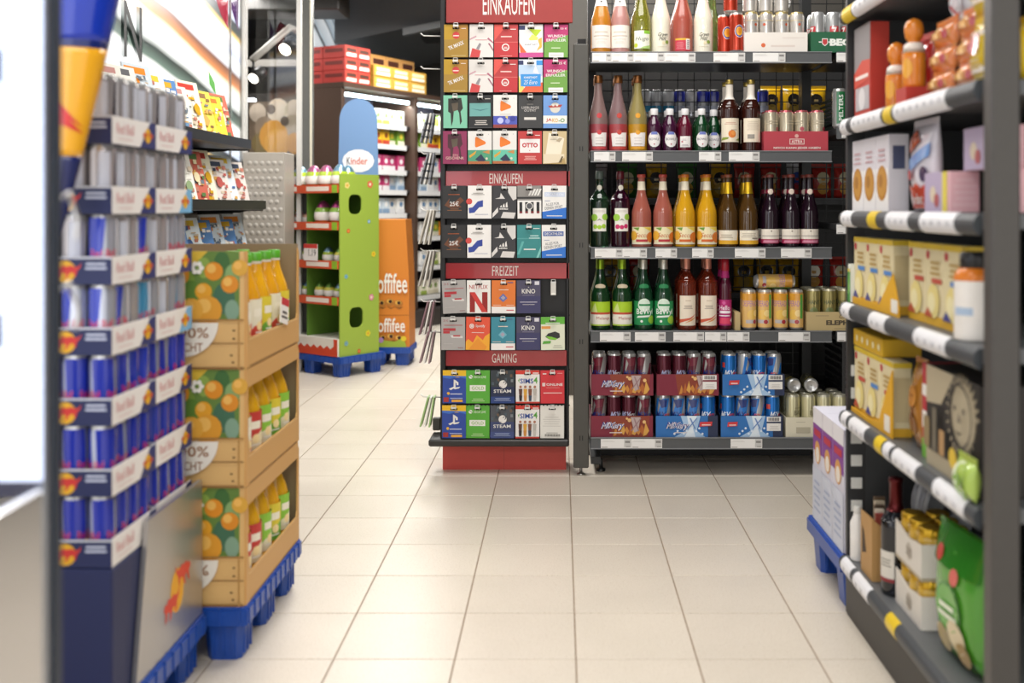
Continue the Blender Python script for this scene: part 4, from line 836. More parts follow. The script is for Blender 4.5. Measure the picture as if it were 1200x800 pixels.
for i, (px, y, dz, n) in enumerate([(863, 4.49, 0, 'front lower orange can'), (851, 4.538, 0, 'lower orange can beside the green bottle'), (857, 4.51, .1695, 'upper orange can stacked on two others')]):
    CAN['red']((PX(px, 4.49), y, SZ[4] + dz + .001), .15, n + ' on the top shelf', 'orange cans on the top shelf', 'can')
# orange beer cans and a lying one
for i, px in enumerate((878.5, 897, 915.5, 934)):
    CAN['ora']((PX(px, 4.47), 4.485, SZ[1] + .001), [.25, -.5, -.2, -.6][i], f'yellow orange can on the fourth shelf, {ORD[i]} from the magenta bottle', 'orange yellow cans', 'can')
    CAN['ora']((PX(px, 4.47) + .003, 4.552, SZ[1] + .001), wv(.8), f'yellow orange can in the row behind, {ORD[i]} from the magenta bottle', 'orange yellow cans', 'can')
CAN['ora']((PX(885, 4.5), 4.52, SZ[1] + .169 + .033), 0, 'yellow orange can lying flat on top of the others', 'orange yellow cans', 'can', rot=(0, R(90), R(2)))
tag(MB(C('#bfa978')).box(PX(861, 4.48), PX(867, 4.48), 4.47, 4.72, SZ[1] + .001, SZ[1] + .075).build('tray_flap'), 'brown cardboard tray end beside the magenta bottle', 'cardboard')
can_row(['gold'], 'ele', 945, SZ[1] + .0005, 'brown tray of gold cans beside the yellow orange cans', 'the brown tray', rows=3, w=.27)
can_row(['seven'], 'green', 950, SZ[4] + .0005, 'dark green tray of silver cans at the top shelf end', 'the green tray', w=.27)
# second bay
CAN['pils']((PX(983.5, 4.5), 4.50, S2Z[3] + .001), 0, 'green and silver can beside the snack shelf edge', 'cans in the trays', 'can')
m = MB(C('#26332b', 'plastic')); w = .26
for k in range(7): m.box(0, .004, 0, .3, .012 + .02 * k, .022 + .02 * k); m.box(0, .24, 0, .004, .012 + .02 * k, .022 + .02 * k)
for a in (0, .06, .12, .18, .236): m.box(a, a + .008, -.001, .006, 0, .15)
m.box(0, .24, 0, .3, 0, .01)
tag(m.build('bottle_crate', None, (PX(978, 4.6), 4.56, S2Z[3] + .001)), 'dark green slatted crate behind the green can', 'crate')
m = MB(C('#232325', 'plastic'))
for k in range(7): m.box(0, .006, 0, .3, .012 + .032 * k, .03 + .032 * k); m.box(0, .34, 0, .006, .012 + .032 * k, .03 + .032 * k)
for a in (0, .085, .17, .25, .33): m.box(a, a + .012, -.002, .008, 0, .24)
m.box(0, .34, 0, .3, 0, .012)
tag(m.build('bottle_crate', None, (PX(975, 4.75), 4.58, S2Z[0] + .15)), 'black plastic crate standing behind the cream cans', 'crate')
tag(MB(C('#4a3a2a')).box(0, .32, 0, .25, 0, .146).build('carton', None, (PX(975, 4.75) + .01, 4.66, S2Z[0] + .001)), 'brown carton under the black plastic crate', 'carton')
# wares on the far side of the wire grid
random.seed(11)
bkp = empty('rear_shelf_unit', (UC.x, 5.2, 0)); tag(bkp, 'dark shelving back to back behind the wire grid', 'shelf unit')
for z in (.25, .72, 1.16, 1.53): MB(C('#2a2a2c', 'paint')).box(-.5, 1.4, -.25, .2, z - .03, z).build('shelf_board', bkp)
MB(C('#202022', 'paint')).box(1.4, 1.44, -.22, .2, 0, 1.9).build('upright', bkp); MB(C('#202022', 'paint')).box(-.545, -.505, -.22, .2, 0, 1.9).build('upright', bkp); MB(C('#232324', 'paint')).box(-.5, 1.4, .2, .215, 0, 1.84).build('rear_panel', bkp)  # rear panel is added to darken the view through the grid
rb = lambda top, mid: can(.135, .0262, '#b9bcc2', lambda p: p.rect(-.01, .01, .03, .126, '#b9bcc2').rect(-.04, .04, .075, .126, top).rect(-.04, .04, .03, .06, mid), name='energy_can')
E1, E2, E3 = rb('#c9ccd0', '#3a8fb8'), rb('#2a35a8', '#aab0c4'), rb('#c9c9cc', '#b5b5ba')
for i, (px, e) in enumerate(zip((757, 770, 784, 797, 811, 824, 837, 895), (E1, E1, E1, E2, E3, E2, E2, E2))):
    e((PX(px, 5.0), 5.02, 1.531), pi * .0, f'{"silver and cyan" if e is E1 else "blue and silver" if e is E2 else "plain silver"} slim can behind the wire grid, {ORD[i]} from the frosted bottles', 'slim cans behind the grid', 'can')
def bag(w, h, d, c1, c2, c3=None, name='snack_bag', art=None):
    def mk():
        m = MB(C(c1, 'film')); n = 6; vs = []; fs = []
        for k in range(9):
            z = h * k / 8; t = sin(pi * k / 8) ** .55 if 0 < k < 8 else 0
            for q in range(2 * n):
                a = 2 * pi * q / (2 * n); vs.append((w / 2 * (1 - .07 * t) * (abs(cos(a)) ** .7) * (1 if cos(a) >= 0 else -1), -(d / 2) * max(t, .03) * sin(a), z))
        for k in range(8):
            for q in range(2 * n): fs.append((k * 2 * n + q, k * 2 * n + (q + 1) % (2 * n), (k + 1) * 2 * n + (q + 1) % (2 * n), (k + 1) * 2 * n + q))
        fs.append(tuple(reversed(range(2 * n)))); fs.append(tuple(8 * 2 * n + q for q in range(2 * n)))
        m.add([(x, -y, z) for x, y, z in vs], [tuple(reversed(f)) for f in fs], smooth=True)
        o = m.build(name)
        p = PR(kind='film')
        (art or (lambda p: p.rect(-w * .1, w * .1, h * .28, h * .64, c3 or c2).circ(0, h * .62, w * .3, c2).circ(.0, h * .3, w * .28, c3 or c2)))(p)
        mm = MB()
        def fn(u, v, dd):
            t = max(sin(pi * min(max(v / h, .01), .99)) ** .55, .03); q = min(abs(u) / (w / 2), .98)
            return (u, -(d / 2) * t * math.sqrt(max(0, 1 - q ** 2.86)) - dd - .001, v)
        p.emit(mm, fn, .0012, .0005, step=w / 12); 
        # a sealed crimped edge on top
        mm2 = MB(C(c1, 'film')).box(-w / 2 * .98, w / 2 * .98, -.0012, .0012, h - .004, h + .012); mm2.build('seal', o)
        mm.build('bag_print', o)
        return o
    return Proto(mk)
YB = bag(.1, .15, .05, '#d8a81c', '#2a2622', '#c2a24a'); RB_ = bag(.1, .15, .05, '#b8342c', '#e6d8b0', '#d9a24c'); GB = bag(.1, .15, .05, '#3f7a38', '#e0dcb4', '#d2b04a'); WB_ = bag(.1, .15, .05, '#d9d9de', '#3d57a8', '#b83a3a')
random.seed(4); ct = {}
for i, (px, z, b, d) in enumerate(sorted([(845, 1.16, YB, ''), (873, 1.16, RB_, ''), (700, 1.16, WB_, ''), (735, 1.16, GB, ''), (770, 1.16, YB, ''), (805, 1.16, GB, ''), (905, 1.16, RB_, ''), (935, 1.16, WB_, ''), (965, 1.16, RB_, ''), (990, 1.16, RB_, ''),
                                   (715, .72, YB, ''), (750, .72, RB_, ''), (872, .72, YB, ''), (900, .72, YB, ''), (925, .72, YB, ''), (955, .72, RB_, ''), (985, .72, RB_, ''), (905, 1.53, YB, ''), (930, 1.53, YB, ''), (958, 1.53, YB, '')], key=lambda q: (q[1], q[0]))):
    c = {id(YB): 'yellow', id(RB_): 'red', id(GB): 'green', id(WB_): 'white'}[id(b)]
    lv = {1.16: 'middle', .72: 'lower', 1.53: 'upper'}[z]; ct[z] = ct.get(z, 0) + 1
    b((PX(px, 5.05), 5.07 + .02 * (i % 2), z + .001), wv(.15), f'{c} snack bag, {ORD[ct[z] - 1]} from the upright on the {lv} rear shelf behind the grid', 'snack bags behind the grid', 'bag')
# ================================================================== ENERGY DRINK STACK (two columns of trays on a pallet)
EX, EY0, ED, EP = -.885, 2.11, .228, .1395        # aisle face, near face, tray depth, pitch
EW = .32
NAVY = '#1b2450'
def bull(p, u, v, s, c='#c8312c', mir=1):
    q = [(-1, .1), (-.86, .34), (-.6, .30), (-.45, .48), (-.1, .42), (.25, .5), (.6, .34), (.85, .44), (1.05, .7), (.95, .3), (.7, .05), (.62, -.3), (.5, -.5), (.42, -.1), (.1, -.12), (-.1, -.5), (-.3, -.62), (-.2, -.2), (-.5, -.1), (-.62, -.45), (-.85, -.55), (-.75, -.1)]
    return p.poly([(u + mir * a * s, v + b * s) for a, b in (q if mir > 0 else q[::-1])], c)
def pair(p, u, v, s, dk='#c8312c'):
    p.circ(u, v, s * .62, '#e6b01e'); bull(p, u - s * .55, v, s * .5, dk, 1); bull(p, u + s * .55, v, s * .5, dk, -1); return p
def e_tray(edge):
    """edge: colour of the far corner of the aisle side"""
    def mk():
        t = .003; h = .055; m = MB(C('#202a58'))
        m.box(-EW, 0, 0, ED, 0, .003); m.box(-EW, 0, 0, t, .003, h); m.box(-EW, 0, ED - t, ED, .003, h * .9); m.box(-t, 0, t, ED - t, .003, h, C('#e6e1dd')); m.box(-EW, -EW + t, t, ED - t, .003, h)
        o = m.build('can_tray')
        p = PR(); p.rect(-EW, 0, 0, h, NAVY).rect(-EW, 0, h - .004, h, '#c9cbd2').circ(-.092, .026, .022, '#d9a41e'); bull(p, -.085, .026, .024)
        p.lines(-.052, -.010, .03, .047, 2, '#b9bfd2', t=.55, rag=.1); p.emit(MB(), front(0, 0, 0), .0003, .0002).build('front_print', o)
        p = PR(); p.rect(0, ED, 0, h, '#ebe6e2').poly([(ED * .62, 0), (ED, 0), (ED, h), (ED * .86, h)], edge)
        p.text('Red Bull', .022, .108, .021, .042, '#cf8f90', .02).lines(.03, .1, .010, .015, 1, '#ddc4c0'); pair(p, ED * .80, h * .47, .026, '#cf5a28')
        p.emit(MB(), faceright(0, 0, 0), .0003, .0002).build('side_print', o); return o
    return Proto(mk)
TRN, TRL = e_tray('#28306a'), e_tray('#79b4dc')
def e_can(kind):
    def d(p):
        if kind == 'blue':
            for a in (-.055, .0, .055): p.poly([(a - .02, .042), (a + .024, .046), (a + .02, .128), (a - .024, .128)], '#1f2fa0')
            for a in (-.048, .006): p.text('Red Bull', a, a + .04, .05, .065, '#d0304e', .02, .1)
            p.circ(.024, .04, .009, '#dc9a2a').circ(-.03, .04, .009, '#dc9a2a')
        elif kind == 'mix':
            p.poly([(-.05, .04), (-.012, .04), (-.004, .128), (-.045, .128)], '#2338b0').poly([(.03, .02), (.06, .02), (.06, .045), (.03, .045)], '#2338b0').text('Red Bull', -.034, .018, .05, .066, '#d0304e', .02, .1).circ(-.002, .042, .008, '#dc9a2a')
        elif kind == 'cyan':
            p.poly([(-.03, .04), (.02, .04), (.028, .128), (-.02, .128)], '#3d86ae').text('Red Bull', -.03, .02, .05, .066, '#d0304e', .02, .1).circ(.004, .042, .008, '#dc9a2a')
        else:
            p.rect(-.012, .012, .05, .12, '#c3c6d2').poly([(.02, .03), (.034, .03), (.036, .12), (.028, .12)], '#2e2c38').circ(.028, .038, .008, '#b8343a').rect(-.04, -.024, .012, .03, '#2a38a0')
    body = {'blue': '#a9b0c6', 'mix': '#b4b8c4', 'cyan': '#b4b8c4', 'silver': '#b9b4b6'}[kind]
    c = can(.135, .0252, body, d, name='energy_can')
    return c
EC = {k: e_can(k) for k in ('blue', 'mix', 'cyan', 'silver')}
LV = ['lowest', 'second lowest', 'third lowest', 'middle', 'third highest', 'second highest', 'topmost']
MIXS = [['blue'], ['blue'], ['blue', 'blue', 'blue', 'mix'], ['mix', 'mix', 'silver', 'cyan'], ['mix', 'silver', 'silver', 'mix'], ['silver'], ['silver']]
random.seed(3)
CD = {'blue': 'blue', 'mix': 'blue and silver', 'cyan': 'cyan and silver', 'silver': 'silver'}
for L in range(7):
    z = .408 + EP * L
    for s_ in range(2):
        y = EY0 + s_ * (ED + .012)
        st = 'near column' if s_ == 0 else 'far column'
        (TRL if (s_ == 1 and L in (3, 5)) else TRN)((EX - .004 * s_, y, z), 0, f'navy and white can tray, {LV[L]} of the {st} of energy drinks', 'stacked energy drink trays', 'tray')
        for q in range(3 if s_ == 0 else 2):
            for i in range(4):
                if q == 2 and i > 0: continue
                k = MIXS[L][(i + q + s_ * (L > 1)) % len(MIXS[L])]
                EC[k]((EX - .004 * s_ - .031 - .0535 * q, y + .03 + .0555 * i, z + .0038), pi / 2 + random.choice([0, -.3, .3, .9, -.8]) if q == 0 and not (i == 0) else random.choice([.5, .3, .8]),
                      f'{CD[k]} slim can, {ORD[i]} from front, {LV[L]} tray, {st}, {["aisle", "second", "third"][q]} row', 'energy drink cans', 'can')
base = tag(empty('cardboard_pedestal', (EX - .16, 2.36, 0)), 'navy cardboard base with silver emblem panel under the energy drinks', 'pedestal')
bx = EX - .16
m = MB(C(NAVY)).box(bx - .17 - bx, EX + .002 - bx, EY0 - .003 - 2.36, 2.595 - 2.36, .14, .405, b=.003); m.build('base_box', base)
m = MB(C('#b4b2b0', 'foil')).prism([(2.263 - 2.36, .457), (2.6 - 2.36, .457), (2.6 - 2.36, .135), (2.195 - 2.36, .135)], EX + .004 - bx, EX + .014 - bx, 'x'); pn = m.build('emblem_panel', base)
p = PR(); p.circ(.17, .19, .042, '#e8a81e', .05); bull(p, .135, .165, .048, '#d8432c'); bull(p, .208, .215, .048, '#d8432c', -1)
p.emit(MB(), faceright(2.26 - 2.36, .06, EX + .014 - bx), .0004, .0003).build('emblem', pn)
def pallet(name, w, d, loc, rz, label, h=.14, col='#1e4aa0'):
    """plastic quarter pallet: ribbed deck, rim and nine tapered feet; origin at its near aisle corner, w to the left (-x), d away"""
    t = tag(empty(name, loc, rz), label, 'pallet', 'blue plastic pallets'); bl = C(col, 'plastic')
    m = MB(bl).box(-w, 0, 0, d, h - .02, h, b=.003); m.build('deck', t)
    m = MB(bl)
    m.box(-w, 0, -.004, .008, h - .045, h - .008); m.box(-w, 0, d - .008, d + .004, h - .045, h - .008); m.box(-.008, .004, 0, d, h - .045, h - .008); m.box(-w - .004, -w + .008, 0, d, h - .045, h - .008)
    k = 0
    while k * .05 < d - .02: m.box(.002, .007, k * .05 + .012, k * .05 + .018, h - .045, h - .004); k += 1
    k = 0
    while k * .05 < w - .02: m.box(-k * .05 - .018, -k * .05 - .012, -.007, -.002, h - .045, h - .004); k += 1
    m.build('rim', t)
    for i in range(2 if w < .35 else 3):
        for j in range(3 if d > .45 else 2):
            cx = -.06 - (w - .12) * i / (1 if w < .35 else 2); cy = .06 + (d - .12) * j / (2 if d > .45 else 1)
            a, b_ = .052, .042; vs = []
            for z, r in ((0, b_), (h - .02, a)):
                for sx, sy in ((-1, -1), (1, -1), (1, 1), (-1, 1)):
                    for ex, ey in (((.7, 1), (1, .7)) if sx * sy < 0 else ((1, .7), (.7, 1))): vs.append((cx + sx * r * ex, cy + sy * r * ey, z))
            mm = MB(bl); n = 8; mm.add(vs, [(i_, (i_ + 1) % n, n + (i_ + 1) % n, n + i_) for i_ in range(n)] + [tuple(reversed(range(n))), tuple(range(n, 2 * n))])
            for q in (-.025, 0, .025): mm.box(cx + q - .003, cx + q + .003, cy - a * .96, cy - a * .8, .012, h - .02); mm.box(cx + a * .8, cx + a * .96, cy + q - .003, cy + q + .003, .012, h - .02)
            mm.build('foot', t)
    return t
pallet('plastic_pallet', .36, .54, (EX + .018, 2.07, 0), 0, 'blue plastic pallet under the energy drink stack', .132)
# tapered sign hanging before the stack, part of a can with yellow disc
sg = tag(empty('hanging_sign', (-.945, 1.99, 0)), 'tapered blue and yellow advertising sign beside the cooler post', 'sign')
prof = lambda z: .013 + .125 * ((z - 1.06) / .5) ** .9
def halfcone(z0, z1, col, n=14, off=0):
    m = MB(C(col, 'gloss')); vs = []; fs = []; K = 14
    for i in range(n + 1):
        z = z0 + (z1 - z0) * i / n; r = prof(z) + off
        for k in range(K + 1): a = -pi * k / K; vs.append((r * cos(a), r * .6 * sin(a), z))
        vs.append((0, .01, z))
    w_ = K + 2
    for i in range(n):
        for k in range(w_): fs.append((i * w_ + k, (i + 1) * w_ + k, (i + 1) * w_ + (k + 1) % w_, i * w_ + (k + 1) % w_))
    fs.append(tuple(range(w_))); fs.append(tuple(reversed(range(n * w_, (n + 1) * w_)))); m.add(vs, fs, smooth=True); return m
halfcone(1.061, 1.213, '#1a2353').build('sign_foot', sg); halfcone(1.213, 1.41, '#dfa022').build('sign_middle', sg); halfcone(1.41, 1.424, '#12225e').build('sign_seam', sg); halfcone(1.424, 1.62, '#12309c').build('sign_top', sg)
m = MB(C('#12225e', 'gloss'))                  # curved upper edge of the yellow disc
p = PR(kind='gloss'); p.poly([(-.06, .10), (-.04, .05), (-.02, .03), (.01, .0), (.05, -.035), (.02, -.02), (.048, -.046), (.0, -.03), (-.02, -.04), (-.05, -.06), (-.08, -.06)], '#c9302c')
p.emit(MB(), lambda u, v, d: (u * .6 + .035, -.6 * math.sqrt(max(1e-6, prof(1.3 + v) ** 2 - (u * .6 + .035) ** 2)) - d - .001, 1.3 + v), .001, step=.01).build('sign_emblem', sg)

# ================================================================== COOLER with glass door (only its far edge shows)
ck = tag(empty('glass_door_cooler', (-.95, .8, 0)), 'brightly lit drinks cooler with glass door and dark frame at the picture edge', 'cooler')
def ckb(m, n): m.v = [(x + .95, y - .8, z) for x, y, z in m.v]; return m.build(n, ck)
ckb(MB(C('#2c3440', 'paint')).box(-.633, -.622, 1.32, 1.336, .0, 2.1, b=.002), 'door_frame')
ckb(MB(C('#c9cdd4', 'metal')).box(-.634, -.628, 1.305, 1.319, .02, 2.1), 'door_trim')
ckb(MB(C('#dfe6f4', 'pane')).box(-.634, -.63, .3, 1.305, .78, 2.1), 'glass_pane')
ckb(MB(C('#d2d2d4', 'chrome')).box(-.64, -.63, .3, 1.305, .05, .775, b=.002), 'lower_panel')
ckb(MB(C('#eef2ff', 'plastic', .8)).box(-1.3, -1.28, .3, 1.36, .78, 2.05), 'glowing_wall')  # cooler walls given emission to stand for the white glare
ckb(MB(C('#f2f5ff', 'plastic', 1.5)).box(-1.28, -.636, 1.325, 1.345, .78, 2.1), 'glowing_wall')
ckb(MB(C('#d8dade', 'plastic')).box(-1.28, -.66, .3, 1.352, .0, .05), 'floor_pan'); ckb(MB(C('#3a4250', 'paint')).box(-1.3, -.64, .28, .30, .0, 2.1), 'side_wall')
for z_ in (.98, 1.3, 1.62): ckb(MB(C('#c9ccd2', 'plastic')).box(-1.27, -.69, .34, 1.3, z_ - .02, z_, b=.004), 'shelf'); ckb(MB(C('#8d939c', 'plastic')).box(-.689, -.68, .34, 1.3, z_ - .03, z_ + .01), 'shelf_front')
for y_ in (PZ(252, 1.5), PZ(348, 1.5)):
    m = MB(C('#d6d6d4', 'metal')).tube([(-.627, 1.336, y_ + .02), (-.625, 1.36, y_ + .03), (-.618, 1.37, y_ - .005), (-.621, 1.37, y_ - .03)], .003, seg=8); ckb(m, 'hinge_arm')

# ================================================================== JUICE DISPLAY (three printed trays of bottles)
JX, JY0, JD, JW, JH = -.779, 2.64, .53, .40, .2915
def juice(col, l1, l2):
    def lab(p):
        p.rect(-.075, .075, 0, .1, l1).poly([(-.05, 0), (.05, 0), (.03, .05), (-.02, .03)], l2).rect(-.02, .018, .055, .075, '#f0ead8').circ(.0, .03, .012, '#f1d9a0').lines(-.016, .016, .012, .02, 1, '#f3efe2')
    return bottle('juice', .268, .043, col, 'gloss', lab, (.2, 0), cap=('#58a82c', .02, .0185), bands=[('#d8d2c4', .90, .925)])
JB = [('green capped orange juice bottle with white label', juice('#d99a1c', '#e8e2cc', '#cf4a3a')), ('golden juice bottle with red label', juice('#dca61e', '#c23a34', '#e8d9b0')), ('golden juice bottle with green label', juice('#d6a31c', '#8cc43e', '#e9e6c4')), ('golden juice bottle with yellow label', juice('#dca21c', '#dcc93a', '#6fae3c'))]
JP = [[0, 0, 3, 0, 3], [0, 1, 2, 3, 2], [1, 1, 2, 3, 2]]
LN = ['top', 'middle', 'bottom']
def fruit(p, w, h):
    """printed panel: fruit above, two planks below; u measured left from the aisle corner"""
    p.rect(-w, 0, .0, h, '#dbb272')
    v0 = h * .42
    p.rect(-w, -.012, v0, h, '#64843a').poly([(-w, h), (-.09, h), (-.13, h * .86), (-w, h * .8)], '#d9b63a')
    for a, b, r_, c in ((-.10, .86, .02, '#8aa64a'), (-.055, .9, .022, '#3d6a34'), (-.03, .8, .02, '#86a86a'), (-.14, .75, .02, '#7d9c3c'), (-.05, .6, .03, '#3f6b50'), (-.03, .5, .02, '#7f9f86'), (-.13, .62, .03, '#5c8430')): p.circ(a, h * b, r_ * .9, c, r_ * 1.3)
    for a, b, r_, c in ((-.075, .83, .023, '#e08f1f'), (-.035, .72, .022, '#dc8c22'), (-.1, .66, .021, '#e3a124'), (-.09, .50, .036, '#dd9a2a'), (-.13, .50, .03, '#e0a43a'), (-.16, .80, .026, '#d98f25'), (-.01, .86, .02, '#d9a53c')):
        p.circ(a, h * b, r_, c); p.circ(a - r_ * .25, h * b + r_ * .3, r_ * .5, '#ecb85a')
    for k in range(6): a = 2 * pi * k / 6; p.circ(-.115 + .011 * cos(a), h * .86 + .011 * sin(a), .006, '#f3efe4')
    p.rect(-w, 0, h * .215, h * .225, '#8d6636').rect(-w, 0, h * .41, h * .425, '#a47840').rect(-w, 0, 0, .006, '#8d6636').rect(-.014, -.010, .0, h * .42, '#b98d4e')
    for a, b in ((-.024, .33), (-.024, .26), (-.03, .12), (-.026, .06), (-.15, .3)): p.circ(a, h * b, .0035, '#5d4020', .0022)
    n = 10; q = [(-.062 + .0, h * .395)] + [(-.155 + .093 * cos(-pi / 2 * k / n), h * .395 - .085 * sin(pi / 2 * k / n)) for k in range(1, n + 1)] + [(-.2, h * .395 - .085), (-.2, h * .395)]
    p.poly(q[::-1], '#ece6da').text('100%', -.175, -.085, h * .265, h * .355, '#9a6a44', .03, rot=.0).text('FRUCHT', -.19, -.1, h * .15, h * .225, '#9a6a44', .02)
def jtray(bar):
    t = .004; h = JH - .0015; m = MB(C('#cfa565'))
    m.box(-JW, 0, 0, JD, 0, t)
    o = m.build('juice_tray')
    mm = MB(C('#c79a58')).box(-JW, 0, -t, 0, 0, h); p = PR(); fruit(p, JW, h); p.emit(mm, front(0, 0, -t), .0003, .0002); mm.build('printed_end_panel', o)
    # aisle lip rising towards both ends, and the far end wall
    pts = [(0, 0), (JD, 0), (JD, h * .92), (JD - .012, h * .96), (JD - .02, h * .3), (JD - .03, h * .25), (.05, h * .25), (.03, h * .28), (.016, h * .42), (.012, h), (0, h)]
    mm = MB(C('#cfa061')).prism([pts], 0, .004, 'x'); p = PR(); p.rect(.03, JD - .03, .0, .005, '#9a7340').rect(.02, JD - .02, h * .25 - .004, h * .25 - .001, '#e0bd84'); p.emit(mm, faceright(0, 0, .004), .0003); mm.build('side_lip', o)
    if bar: MB(C('#cfa061')).box(0, .004, .012, JD - .012, h * .84, h - .001).build('top_strip', o)
    MB(C('#8d7a5c')).box(-JW, .0, JD, JD + t, 0, h).build('end_panel', o); MB(C('#c79a58')).box(-JW - t, -JW, 0, JD, 0, h * .9).build('back_panel', o)
    return o
JTT = Proto(lambda: jtray(0)); JTB = Proto(lambda: jtray(1)); random.seed(5)
for L in range(3):
    z = .137 + JH * (2 - L)
    (JTB if L else JTT)((JX, JY0, z), 0, f'{LN[L]} cardboard juice tray printed with oranges and wooden planks', 'juice display trays', 'tray')
    for q in range(2):
        for i in range(5):
            d, b = JB[JP[L][i]]
            b((JX - .05 - .088 * q, JY0 + .07 + .095 * i, z + .0052), pi / 2 + wv(.25) - .35, f'{d}, {ORD[i]} in the {LN[L]} tray, {"aisle" if q == 0 else "inner"} row', 'juice bottles', 'bottle')
pallet('plastic_pallet', JW, JD + .02, (JX + .006, JY0 - .012, 0), 0, 'blue plastic pallet under the juice display', .136)
m = MB(C('#f0ece6')).box(0, .003, -.04, .04, 0, .07); m.box(.0031, .0036, -.04, .04, .05, .07, C('#c8313a')); p = PR(); p.lines(.01, .07, .014, .04, 2, '#4a4644'); p.emit(m, faceright(-.04, 0, .003), .0004)
tag(m.build('price_card', None, (JX + .006, 2.98, .137 + JH * 2 + .075), (R(-12), 0, 0)), 'red and white price card clipped on the top juice tray', 'price card')
# ================================================================== SNACK SHELVES beside the aisle
GX, GY0, GY1 = .77, 1.985, 2.945
GZ = [.162, .56, .857, 1.107, 1.357, 1.66]         # board tops
sn = tag(empty('snack_shelf_unit', (GX + .25, 2.46, 0)), 'dark snack shelving with rounded label rails along the aisle', 'shelf unit')
def sb(m, n, par=None): m.v = [(x - GX - .25, y - 2.46, z) for x, y, z in m.v]; return m.build(n, par or sn)
DK = C('#4b4e51', 'paint'); LIPM = C('#42464a', 'paint')
def halftube(y0, y1, r, z, mat, x=GX):
    m = MB(mat); K = 8; vs = []
    for y in (y0, y1):
        for k in range(K + 1): a = pi / 2 + pi * k / K; vs.append((x + .012 + r * .8 * cos(a), y, z + r * sin(a)))
    n = K + 1; fs = [(k, k + 1, n + k + 1, n + k) for k in range(K)] + [tuple(range(n)), tuple(reversed(range(n, 2 * n)))]
    m.add(vs, fs); 
    return m
LBL = {0: [(.02, .09, 'w'), (.14, .13, 'w'), (.42, .07, 'y')], 1: [(.02, .05, 'w'), (.10, .14, 'w'), (.33, .055, 'y'), (.40, .045, 'w'), (.47, .16, 'w'), (.74, .17, 'w')], 2: [(.02, .08, 'w'), (.28, .13, 'w'), (.62, .19, 'w')],
       3: [(.02, .1, 'w'), (.27, .07, 'y'), (.42, .16, 'w'), (.66, .2, 'w')], 4: [(.01, .06, 'w'), (.12, .26, 'w'), (.40, .06, 'y'), (.48, .33, 'w')], 5: [(.03, .09, 'y'), (.13, .3, 'w')]}
for i, z in enumerate(GZ):
    b = sb(MB(C('#66686a', 'paint')).box(GX + .012, GX + .47, GY0, GY1, z - .03, z, b=.002), 'shelf_board')
    r = sb(halftube(GY0, GY1, .021, z - .02, LIPM), 'label_rail')
    for a, w, c in LBL[i]:
        m = halftube(GY1 - a - w, GY1 - a, .0222, z - .02, C('#e9e9ec' if c == 'w' else '#e2c11e', 'plastic'))
        if c == 'w':
            for q in range(int(w / .045)):
                y = GY1 - a - .04 - .045 * q
                for k in range(2): m.box(GX - .0062, GX - .0056, y + .01 * k, y + .003 + .01 * k, z - .026, z - .016, C('#a9a9ae'))
        sb(m, 'rail_label', r)
sb(MB(C('#4b4845', 'paint')).box(.7755, .8285, 1.925, 1.965, .0, 2.2, b=.004), 'front_post')
sb(MB(C('#3a3c3e', 'paint')).box(GX + .47, GX + .49, 1.9, GY1, .0, 2.1), 'back_panel')
sb(MB(C('#1b1a1a', 'paint')).box(GX + .018, GX + .47, GY0, GY1, .0, .125), 'plinth')
m = MB(C('#303133', 'paint')).box(GX + .02, GX + .07, GY1 + .004, GY1 + .02, 0, 2.0); o = sb(m, 'end_upright')
for k in range(8): sb(MB(C('#d9d9d4')).box(GX + .03, GX + .06, GY1 + .001, GY1 + .004, .22 + .062 * k, .25 + .062 * k), 'slot_plate', o)
sb(MB(C('#3a3c3e', 'paint')).box(GX + .07, GX + .49, GY1 + .002, GY1 + .012, 0, 2.0), 'end_panel')
FX = GX + .032                                      # front of the wares
def yat(px, x=FX): return x * F / (px - VX)
def pack(w, h, d, col, draw, name='snack_box', kind='paper', back=None):
    """w along the aisle; origin at the far front bottom corner, front faces -x"""
    def mk():
        m = MB(C(col, kind)).box(0, d, -w, 0, 0, h, b=.0015); o = m.build(name); p = PR(w, h, kind); draw(p); p.emit(MB(), faceleft(0, 0, 0), .0005, .0003).build('front_print', o)
        if back: q = PR(d, h, kind); back(q); q.emit(MB(), front(0, 0, -w), .0005, .0003).build('end_print', o)
        return o
    return Proto(mk)
GN = ['the lowest snack shelf', 'the second snack shelf', 'the third snack shelf', 'the fourth snack shelf', 'the fifth snack shelf']
def ex(a, b, x=FX): return yat(a, x), yat(a, x) - yat(b, x)       # far end and length along the aisle
